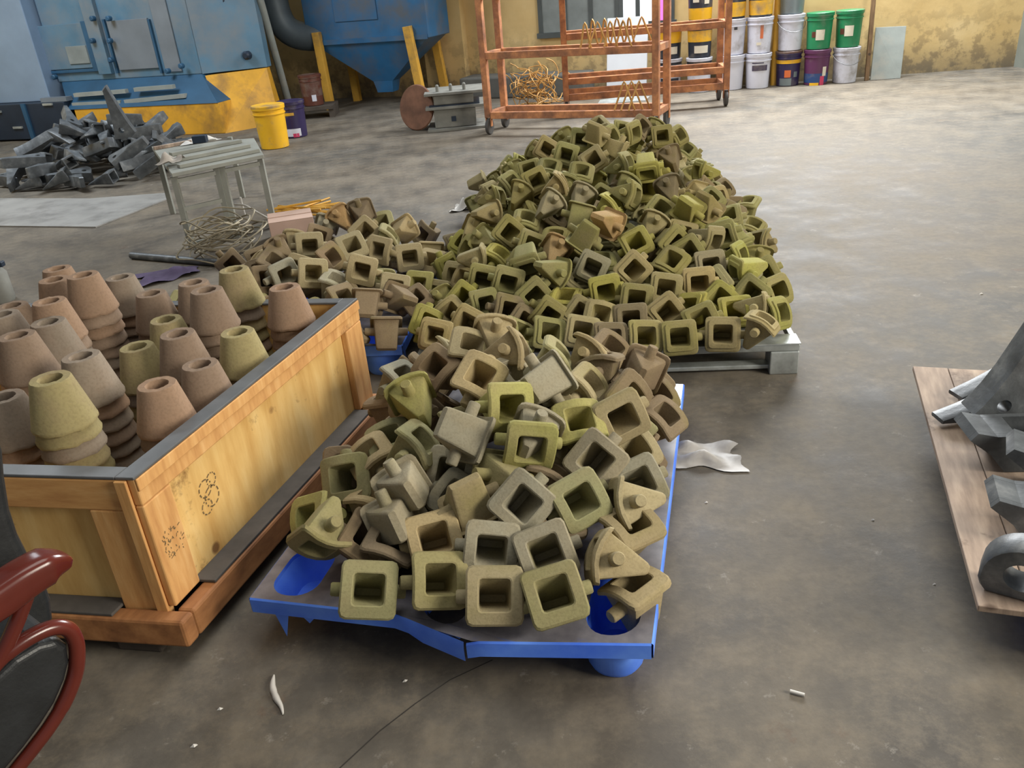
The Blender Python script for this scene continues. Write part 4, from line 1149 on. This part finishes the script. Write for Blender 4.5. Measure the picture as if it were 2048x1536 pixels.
k = MB(); k.box((-.36,.28,zs+.001),(MW-.33,.95,2.6)); k.build('housing', M['mach_blue'], mach, bevel=.01)
k = MB(); k.add([(MW-.326,.29,zs),(MW+.30,.72,zs),(MW+.30,.72,2.6),(MW-.326,.29,2.6),(MW-.326,.85,zs),(MW+.28,.85,zs),(MW+.28,.85,2.6),(MW-.326,.85,2.6)], [(0,1,2,3),(1,5,6,2),(5,4,7,6),(0,4,5,1),(3,2,6,7)]); k.build('side_housing', M['mach_blue'], mach)
k = MB(); k.add([(MW+.002,.01,0),(MW+.40,.6,0),(MW+.30,.70,zs-.01),(MW-.28,.27,zs-.02),(MW+.002,.8,0),(MW+.36,.8,0),(MW+.28,.8,zs-.01),(MW-.28,.8,zs-.02)], [(0,1,2,3),(1,5,6,2),(0,4,5,1),(3,2,6,7),(4,0,3,7)]); k.build('side_guard', M['mach_yellow'], mach)
def panel(name, x0, y0, x1, y1, mat, off=.28, th=.02, parent=None):
    a = ml(x0,y1,off); b = ml(x1,y1,off); t = ml(x0,y0,off)
    return MB().box((a[0],off-th,a[1]),(b[0],off-.001,max(t[1],a[1]+.02))).build(name, mat, parent or mach, bevel=.004)
d1 = panel('door', 105,50,192,140, M['mach_blue'], th=.03)
panel('door_frame', 98,142,198,148, M['mach_dark'], th=.035); panel('door_frame', 192,40,202,142, M['mach_dark'], th=.04); panel('door_frame', 96,42,103,142, M['mach_dark'], th=.035)
iw = panel('inspection_window', 145,92,186,128, M['win_glass'], th=.045)
panel('door', 242,40,322,140, M['mach_grey'], th=.03); panel('door_frame', 236,36,240,146, M['mach_dark'], th=.035); panel('door_frame', 324,36,328,146, M['mach_dark'], th=.035)
panel('grey_panel', 334,-60,366,144, M['mach_grey'], th=.02); panel('rib', 205,-60,230,148, M['mach_blue'], th=.06); panel('pale_panel', 82,-60,92,150, M['mach_pale'], th=.02)
for (x,y) in ((196,36),(228,36),(230,80),(195,80),(120,152),(90,152),(232,118),(372,130),(345,140)):
    u, z = ml(x,y,.28); k = MB(); k.lathe([(.03,0),(.03,.05),(.02,.06)], 10, Matrix.Translation((u,.215,z)) @ Matrix.Rotation(math.pi/2,4,'X'), True, True); k.build('bolt_boss', M['mach_dark'], mach)
for (x,y) in ((418,105),(465,128),(488,112),(440,2),(385,25)):
    u, z = ml(x,y,.5); k = MB(); k.lathe([(.05,0),(.05,.06),(.03,.08)], 10, Matrix.Translation((u,.60,z)) @ Matrix.Rotation(math.pi/2,4,'X'), True, True); k.build('bolt_boss', M['navy'], mach)
for (x0,y0,x1,y1) in ((155,189,258,181),(275,178,352,172),(152,208,248,203),(256,202,376,190)):
    a = ml(x0,y0,.1); b = ml(x1,y1,.1)
    MB().bar((a[0],.06,a[1]),(b[0],.06,b[1]),.06,.045).build('step_bar', M['grey_board'], mach)
# left wing: pale cabinet over a navy cabinet
k = MB(); z1 = ml(40,205,.1)[1]
MB().box((-2.6,.1,z1),(-.40,1.8,2.6)).build('wing_cabinet', M['mach_pale'], mach, bevel=.01)
MB().box((-2.7,-.05,.02),(-.08,1.8,z1-.002)).build('navy_cabinet', M['navy'], mach, bevel=.01)
MB().box((-.72,-.075,.02),(-.66,-.051,z1)).build('rib', M['mach_dark'], mach); MB().box((-.44,-.02,z1),(-.05,.09,z1+.05)).build('ledge', M['mach_grey'], mach)
for (x,z) in ((-1.2,.36),(-.95,.16),(-.38,.42),(-1.5,.45)): MB().box((x,-.075,z),(x+.14,-.051,z+.025)).build('catch', M['galv'], mach)
po0, po1 = at_z(584,228,0), at_plane(526,20,(-2.7,11.0,0),(0,1,0))
k = MB(); k.tube([po0, po0+(po1-po0)*1.25], .045, 14); tag(k.build('grey_pipe', M['grey_board'], smooth=50), 'pale grey pipe leaning beside the blue machine', 'pipe')

# ================================================================ DARK CASTINGS HEAP (back left)
DC = at_z(195,352,0); DC.y += .25
def H_dark(x, y):
    u = (x-DC.x)/.95; v = (y-DC.y)/.75; r2 = u*u+v*v
    return .05+.46*max(0,1-r2)**.75 if r2 < 1.25 else -1
random.seed(14); dark = []
DL = [(112,375,.1,TOOTH),(150,292,2.4,TOOTH),(205,332,.2,TOOTH),(95,330,-.4,ADAPT),(160,358,.4,ADAPT),(205,365,-.2,TOOTH),(235,312,1.6,ADAPT),(255,320,1.4,ADAPT),(308,290,.9,TOOTH),(195,255,1.9,TOOTH),(248,255,1.5,ADAPT),(330,250,.6,TOOTH),(60,365,.1,TOOTH),(292,350,1.2,ADAPT),(70,345,.0,TOOTH),(340,270,.4,TOOTH)]
for (px,py,yaw,me) in DL:
    p = march(px,py,H_dark,.0); dark.append((p,yaw,random.uniform(-.35,.25),random.uniform(-.4,.4)+(1.4 if me is ADAPT else 0),me))
n = 0
for _ in range(9000):
    if n >= 84: break
    a = random.uniform(0,2*math.pi); rr = math.sqrt(random.random())
    x, y = DC.x+.95*rr*math.cos(a), DC.y+.75*rr*math.sin(a); p = Vector((x,y,H_dark(x,y)-random.choice((0,.02,.05,.14,.22))))
    if p.z < .05 or any((p-d[0]).length < .105 for d in dark): continue
    me = random.choice((TOOTH,TOOTH,ADAPT))
    dark.append((p, random.uniform(0,6.28), random.uniform(-.35,.35), random.uniform(-.6,.6)+(random.choice((-1.5,1.5)) if me is ADAPT else 0), me)); n += 1
SPH_D = np.array([(.03,0,-.012,.022),(.08,0,-.006,.032),(.14,0,.01,.042),(.19,.012,.02,.046),(.24,-.012,.03,.046)])*1.1
for (p,yaw,pi_,ro,me) in dark:
    m = Matrix.Rotation(yaw,3,'Z') @ Matrix.Rotation(pi_,3,'Y') @ Matrix.Rotation(ro,3,'X')
    c = m @ Vector((.13,0,.03)); p.z = max(p.z, .06)
    PILES.setdefault('dark', []).append(dict(p=p-c, x=m.col[0].copy(), y=m.col[1].copy(), n=m.col[2].copy(), free=True, me=me))
relax('dark', .004, 50, SPH_D)
rec = []
for q in PILES.pop('dark'):
    me = q['me']; o = link(me.name.split('.')[0], me); p, x, y, n = q['p'], q['x'], q['y'], q['n']
    o.matrix_world = Matrix(((x.x,y.x,n.x,p.x),(x.y,y.y,n.y,p.y),(x.z,y.z,n.z,p.z),(0,0,0,1))) @ Matrix.Scale(1.1,4)
    lo = min((o.matrix_world @ Vector(b)).z for b in o.bound_box)
    if lo < .002: o.matrix_world = Matrix.Translation((0,0,.002-lo)) @ o.matrix_world
    px, py = to_px(o.matrix_world @ Vector((.13,0,.03))); rec.append([py,px,o])
rec.sort(key=lambda r: -r[0]); rows = {}
for r in rec: rows.setdefault(int((rec[0][0]-r[0])//26), []).append(r)
for ri, kk in enumerate(sorted(rows)):
    for ci, r in enumerate(sorted(rows[kk], key=lambda q: q[1])):
        nm = r[2].name.split('.')[0].replace('_',' ')
        tag(r[2], f"dark grey cast {nm}, {ordw(ci)} from left in {ordw(ri)} row up, back left heap", nm, 'dark castings heaped by the machine')
tall = link('tooth_adapter', ADAPT); tall.matrix_world = Matrix.Translation(at_z(232,300,.3)+Vector((0,.1,.05))) @ Matrix.Rotation(.2,4,'Z') @ Matrix.Rotation(-.5,4,'Y') @ Matrix.Scale(1.3,4)
tag(tall, 'tall dark adapter sticking up from the back left heap', 'tooth adapter', 'dark castings heaped by the machine')

# steel plate lying on the floor
M['plate'] = plain('worn_steel_plate', (150,148,144), .5, .15, .12, 5, dirt=(110,108,104), dirt_amt=.3)
k = MB(); poly = [at_z(x,y,0) for x,y in ((-160,398),(180,399),(330,388),(345,396),(192,456),(-160,452))]
k.prism([(p.x,p.y) for p in poly], .001, .010); tag(k.build('floor_plate', M['plate']), 'pale steel plate lying on the floor before the dark heap', 'plate')

# ================================================================ TABLE
M['table_steel'] = plain('greenish_grey_steel', (140,141,133), .6, .2, .15, 6)
TZ = .50
tf, tr_, tbl, tbr = at_z(343,347,TZ), at_z(527,309,TZ), at_z(303,293,TZ), at_z(508,276,TZ)
tab = thing('work_table', 'low steel work table littered with bars and rags', 'table', (tf.x,tf.y,0))
off = Vector((tf.x,tf.y,0))
cc = [v-off for v in (tf,tr_,tbr,tbl)]
k = MB(); k.loft([[p-Vector((0,0,.025)) for p in cc],cc], True, True); k.build('table_top', M['table_steel'], tab, bevel=.003)
tx = (tr_-tf); ty = (tbl-tf)
for s,t in ((.02,.04),(.47,.04),(.53,.04),(.97,.04),(.04,.94),(.96,.94)):
    b = cc[0]+tx*s+ty*t; MB().box((b.x-.017,b.y-.017,0),(b.x+.017,b.y+.017,TZ-.026)).build('leg', M['table_steel'], tab)
for s0,s1,z in ((.02,.47,TZ-.06),(.53,.97,TZ-.06),(.02,.47,.26),(.53,.97,.03),(.02,.47,.03)):
    a = cc[0]+tx*s0+ty*.04; b = cc[0]+tx*s1+ty*.04; a.z = b.z = z; MB().bar(a,b,.02,.025).build('stretcher', M['table_steel'], tab)
d = tx.normalized(); e = ty.normalized()
for i,(s0,s1,t,w,lab) in enumerate(((.10,.99,.10,.05,'front grey steel bar lying along the work table'),(.06,.97,.30,.045,'second grey steel bar on the work table'),(.12,.95,.52,.06,'third grey steel bar on the work table, partly covered'),(.0,.45,.84,.03,'pale thin lath at the back edge of the work table'))):
    a = tf+tx*s0+ty*t; b = tf+tx*s1+ty*t; a.z = b.z = TZ+.0125
    tag(MB().bar(a,b,w,.024).build('steel_bar' if i < 3 else 'wood_lath', M['table_steel'] if i < 3 else M['board'], bevel=.003), lab, 'bar')
def rag(name, c, sx, sy, h, mat, label, seed, rz=0, cat='rag'):
    random.seed(seed); k = MB(); n = 12; vs = []
    ph = [random.uniform(0,6) for _ in range(6)]
    for i in range(n+1):
        for j in range(n+1):
            u, v = i/n*2-1, j/n*2-1
            r = 1+.18*math.sin(3*math.atan2(v,u)+ph[0])
            z = h*(.5+.5*math.sin(u*4+ph[1]+v*2))*(.5+.5*math.sin(v*5+ph[2]-u))*(1-.6*max(abs(u),abs(v)))+.004
            vs.append((u*sx*r*(1+.1*math.sin(v*6+ph[3])), v*sy*r*(1+.1*math.sin(u*6+ph[4])), z))
    k.add(vs, [(i*(n+1)+j,(i+1)*(n+1)+j,(i+1)*(n+1)+j+1,i*(n+1)+j+1) for i in range(n) for j in range(n)])
    o = k.build(name, mat, smooth=70); o.location = c; o.rotation_euler = (0,0,rz)
    return tag(o, label, cat)
M['bag'] = plain('dirty_white_plastic', (168,163,156), .45, 0, .2, 14)
M['rag'] = plain('dirty_rag', (150,142,132), .9, 0, .25, 12); M['white_rag'] = plain('white_film', (205,202,196), .5, 0, .12, 12)
M['purple'] = plain('purple_cloth', (82,70,98), .9, 0, .25, 10)
p = tf+tx*.06+ty*.22; p.z = TZ+.026; rag('crumpled_rag', p, .07,.10,.08, M['rag'], 'dirty rag crumpled on the left corner of the work table', 3)
p = tf+tx*.55+ty*.80; p.z = TZ+.002; rag('white_paper', p, .12,.05,.06, M['white_rag'], 'white crumpled paper at the back of the work table', 4, .3, 'paper')
p = tf+tx*.52+ty*.66; p.z = TZ+.026; tag(MB().box((-.05,-.03,0),(.05,.03,.05)).build('dark_block', M['navy'], bevel=.004), 'small dark block on bars of the work table', 'block').location = p

# ================================================================ PAILS AND BITS BY THE MACHINE
yp = at_z(545,300,0)
pail('yellow ribbed pail standing alone on the floor right of the table', (yp.x,yp.y+.15,0), 'yellow', (), (), sc=1.12, name='yellow_pail')
npq = at_z(588,277,0)
pail('navy printed pail with white and red print behind the yellow pail', (npq.x,npq.y+.13,0), 'navy', (), ((-30,40,.02,.10,'white'),(0,30,.01,.05,'pink'),(-40,20,.24,.27,'yellow')), sc=1.0)
sq = at_z(640,237,0)
M['rust_brown'] = plain('rusty_brown', (112,78,60), .8, .1, .3, 8)
st_ = thing('wooden_stand', 'low dark stand under the brown pail near the hopper', 'stand', (sq.x,sq.y,0))
MB().box((-.32,0,.10),(.18,.45,.14)).build('top', M['dark_gap'], st_); MB().box((-.32,.02,0),(-.26,.43,.0995)).build('leg', M['dark_gap'], st_); MB().box((.12,.02,0),(.18,.43,.0995)).build('leg', M['dark_gap'], st_)
pail('rusty brown pail with pale blue mark on the low stand', (sq.x-.08,sq.y+.2,.141), 'brown', ((.12,.3,'brown'),), ((5,30,.06,.14,'white'),), sc=.95)

# mould flask and rusty disc
M['flask'] = plain('dusty_grey_iron', (122,122,116), .75, .1, .2, 8)
fa, fb = at_z(868,264,0), at_z(958,256,0); fd = fb-fa; fw = fd.length; fan = math.atan2(fd.y,fd.x)
fk = thing('mould_flask', 'two-part grey iron mould flask beside the near trolley', 'mould', fa, fan)
MB().box((.02,.02,.03),(fw-.02,.46,.22)).build('drag', M['flask'], fk, bevel=.008)
MB().box((.03,.03,.2605),(fw-.03,.45,.36)).build('cope', M['flask'], fk, bevel=.008)
for z in (.0,.2205,.3605): MB().box((-.06,-.03,z),(fw+.08,.50,z+.028)).build('flange', M['flask'], fk, bevel=.004)
MB().box((-.02,.0,.249),(fw+.03,.48,.26)).build('joint', M['navy'], fk)
for x in (.08,.22,.36):
    if x < fw: MB().lathe([(.018,0),(.018,.06),(.01,.07)], 10, Matrix.Translation((x,.08,.389)), True, True).build('clamp_bolt', M['flask'], fk)
for s in (-.14, fw+.08): MB().box((s,.2,.225),(s+.06,.28,.245)).build('lug', M['flask'], fk)
MB().box((fw*.42,.012,.09),(fw*.52,.0195,.14)).build('maker_plate', M['navy'], fk)
dq = at_z(838,263,0)
k = MB(); k.lathe([(.02,-.012),(.225,-.012),(.235,0),(.225,.012),(.02,.012)], 36, Matrix.Identity(4), True, True)
ds = k.build('rusty_disc', M['rust_brown'], smooth=40); ds.rotation_euler = (math.radians(78),0,math.radians(-35)); ds.location = (dq.x,dq.y+.1,.232)
tag(ds, 'round rusty disc propped against the grey mould flask', 'disc')

# ================================================================ BEHIND THE CRATE: rods, wire coil, pipe, cloth, carton
random.seed(6)
M['rod'] = plain('yellow_rod', (206,156,62), .5, .1, .15, 6)
RW = ['lowest','second','third','fourth','fifth','sixth','seventh','eighth','ninth','tenth','eleventh','topmost']
for i in range(12):
    z = .012+.02*(i//3)+.006*(i % 3)
    a = at_z(532+random.uniform(-8,40), 414+random.uniform(-8,22), z); b = at_z(655+random.uniform(-20,34), 404+random.uniform(-12,28), z+random.uniform(0,.04))
    k = MB(); k.tube([a,b], .008, 6); tag(k.build('yellow_rod', M['rod'], smooth=60), f'thin yellow rod in the bundle behind the brown pile, {RW[i]}', 'rod', 'bundle of thin yellow rods')
for i in range(2):
    a = at_z(505,425+i*10,.04); a2 = at_z(492,395,.10); 
k = MB(); k.tube(smooth_path([at_z(468,409,.10),at_z(490,411,.10),at_z(510,422,.06),at_z(535,436,.02)]), .007, 6); tag(k.build('pale_stick', M['white_rag'], smooth=60), 'pale curved stick lying near the yellow rods', 'stick')
q = at_z(490,432,0); k = MB(); k.tube([(q.x,q.y,.0),(q.x-.005,q.y,.14)], .008, 6); tag(k.build('upright_stick', M['white_rag'], smooth=60), 'short pale stick standing upright near the yellow rods', 'stick')
M['coil'] = plain('dull_coil_wire', (132,122,100), .6, .3, .2, 10)
q = at_z(452,514,0); random.seed(12); k = MB()
for i in range(16):
    r = random.uniform(.16,.25); tx_, ty_ = random.uniform(-.5,.5), random.uniform(-.5,.5); ph = random.uniform(0,6)
    m = Matrix.Translation((random.uniform(-.06,.06),random.uniform(-.05,.05),.05+.012*i)) @ Matrix.Rotation(tx_*.6,4,'X') @ Matrix.Rotation(ty_*.6,4,'Y')
    pts = [m @ Vector((r*(1+.12*math.sin(2*a+ph))*math.cos(a), r*math.sin(a), .02*math.sin(3*a+ph))) for a in [2*math.pi*j/24 for j in range(24)]]
    pts = [Vector((p.x,p.y,max(.008,p.z))) for p in pts]
    k.tube(pts, .005, 5, closed=True)
o = k.build('wire_coil', M['coil'], smooth=60); o.location = (q.x,q.y,0); tag(o, 'loose coil of dull wire on the floor between table and crate', 'wire')
k = MB(); k.tube([at_z(263,511,.022),at_z(520,533,.022)], .022, 14); tag(k.build('steel_pipe', M['cast'], smooth=50), 'dark steel pipe lying on the floor behind the crate', 'pipe')
q = at_z(335,552,0); rag('purple_cloth', (q.x,q.y,0), .16,.12,.05, M['purple'], 'purple cloth lying on the floor behind the crate', 8, .4, 'cloth')
M['carton'] = plain('pinkish_carton', (176,148,132), .8, 0, .12, 5)
q = at_z(536,508,.0)
ca = thing('cardboard_carton', 'pinkish carton standing at the left end of the brown pile', 'carton', (q.x,q.y+.15,0), .25)
MB().box((0,0,0),(.28,.26,.15)).build('body', M['carton'], ca, bevel=.004)
MB().box((0,.0,.1505),(.28,.12,.154)).build('flap', M['carton'], ca); MB().box((.0,.14,.1505),(.28,.26,.154)).build('flap', M['carton'], ca)
q = at_z(932,418,0); rag('white_rag', (q.x,q.y,0), .09,.06,.09, M['white_rag'], 'white rag on the floor at the left foot of the big heap', 9)
q = at_z(1408,915,0); rag('plastic_bag', (q.x,q.y,0), .11,.075,.05, M['bag'], 'flat dirty white plastic bag right of the cracked pallet', 10, -.25, 'bag')

# ================================================================ LITTER AND JOINT ON THE FLOOR
M['joint'] = plain('floor_joint_dark', (52,48,44), .9)
fl_o = bpy.data.objects['floor']
pts = [at_z(x,y,0) for x,y in ((985,1320),(900,1360),(830,1408),(760,1462),(680,1536),(600,1610))]
k = MB()
for a, b in zip(pts[:-1], pts[1:]):
    d = (b-a).normalized(); s = Vector((-d.y,d.x,0))*.0014; k.add([a-s+Vector((0,0,.0006)),a+s+Vector((0,0,.0006)),b+s+Vector((0,0,.0006)),b-s+Vector((0,0,.0006))], [(0,1,2,3)])
k.build('floor_joint', M['joint'], fl_o)
k = MB(); pts = [at_z(x,y,.004) for x,y in ((548,1350),(545,1372),(552,1395),(562,1412),(566,1428))]
k.tube(smooth_path(pts,3), [.002,.004,.006,.007,.008,.007,.008,.007,.006,.005,.004,.003,.002][:len(smooth_path(pts,3))], 6); tag(k.build('curled_shaving', M['white_rag'], smooth=60), 'pale curled shaving on the floor before the blue pallet', 'litter', 'floor litter')
k = MB(); a, b = at_z(1580,1382,.005), at_z(1609,1390,.005); k.tube([a,b], .004, 8); tag(k.build('cigarette_end', M['white_rag'], smooth=60), 'white cigarette end on the floor at lower right', 'litter', 'floor litter')
random.seed(2)
for (x,y,s,lab) in ((810,1362,.006,'white chip on the floor just below the cracked pallet'),(1745,1040,.006,'white chip on the floor left of the plywood board'),(1412,1005,.006,'white chip on the floor right of the front pallet edge'),(388,1492,.008,'white chip on the floor near the lower left edge'),(440,1418,.007,'pale chip on the floor below the crate corner'),(1868,1168,.005,'white chip beside the front corner of plywood board'),(1962,588,.010,'pale chip on the floor behind the plywood board')):
    p = at_z(x,y,0); k = MB(); vs = [(random.uniform(-1,1)*s,random.uniform(-1,1)*s*.7,0) for _ in range(2)]+[(s,.3*s,0),(-s,-.4*s,0),(0,0,s*.8),(.4*s,-.8*s,s*.3)]
    bm = bmesh.new()
    for v in vs: bm.verts.new(v)
    bmesh.ops.convex_hull(bm, input=bm.verts); me = bpy.data.meshes.new('floor_chip'); bm.to_mesh(me); bm.free(); me.materials.append(M['white_rag'])
    o = link('floor_chip', me); o.location = p; tag(o, lab, 'litter', 'floor litter')

q = at_z(2,602,0)
can = thing('grey_canister', 'grey canister with dark cap at the left picture edge behind the crate', 'canister', (q.x,q.y,0))
k = MB(); k.lathe([(.075,0),(.08,.01),(.08,.16),(.06,.19),(.02,.2)], 20, None, True, True); k.build('body', M['flask'], can, smooth=40)
k = MB(); k.bar((-.05,0,.215),(.09,0,.215),.04,.03); k.build('cap', M['navy'], can, bevel=.005)
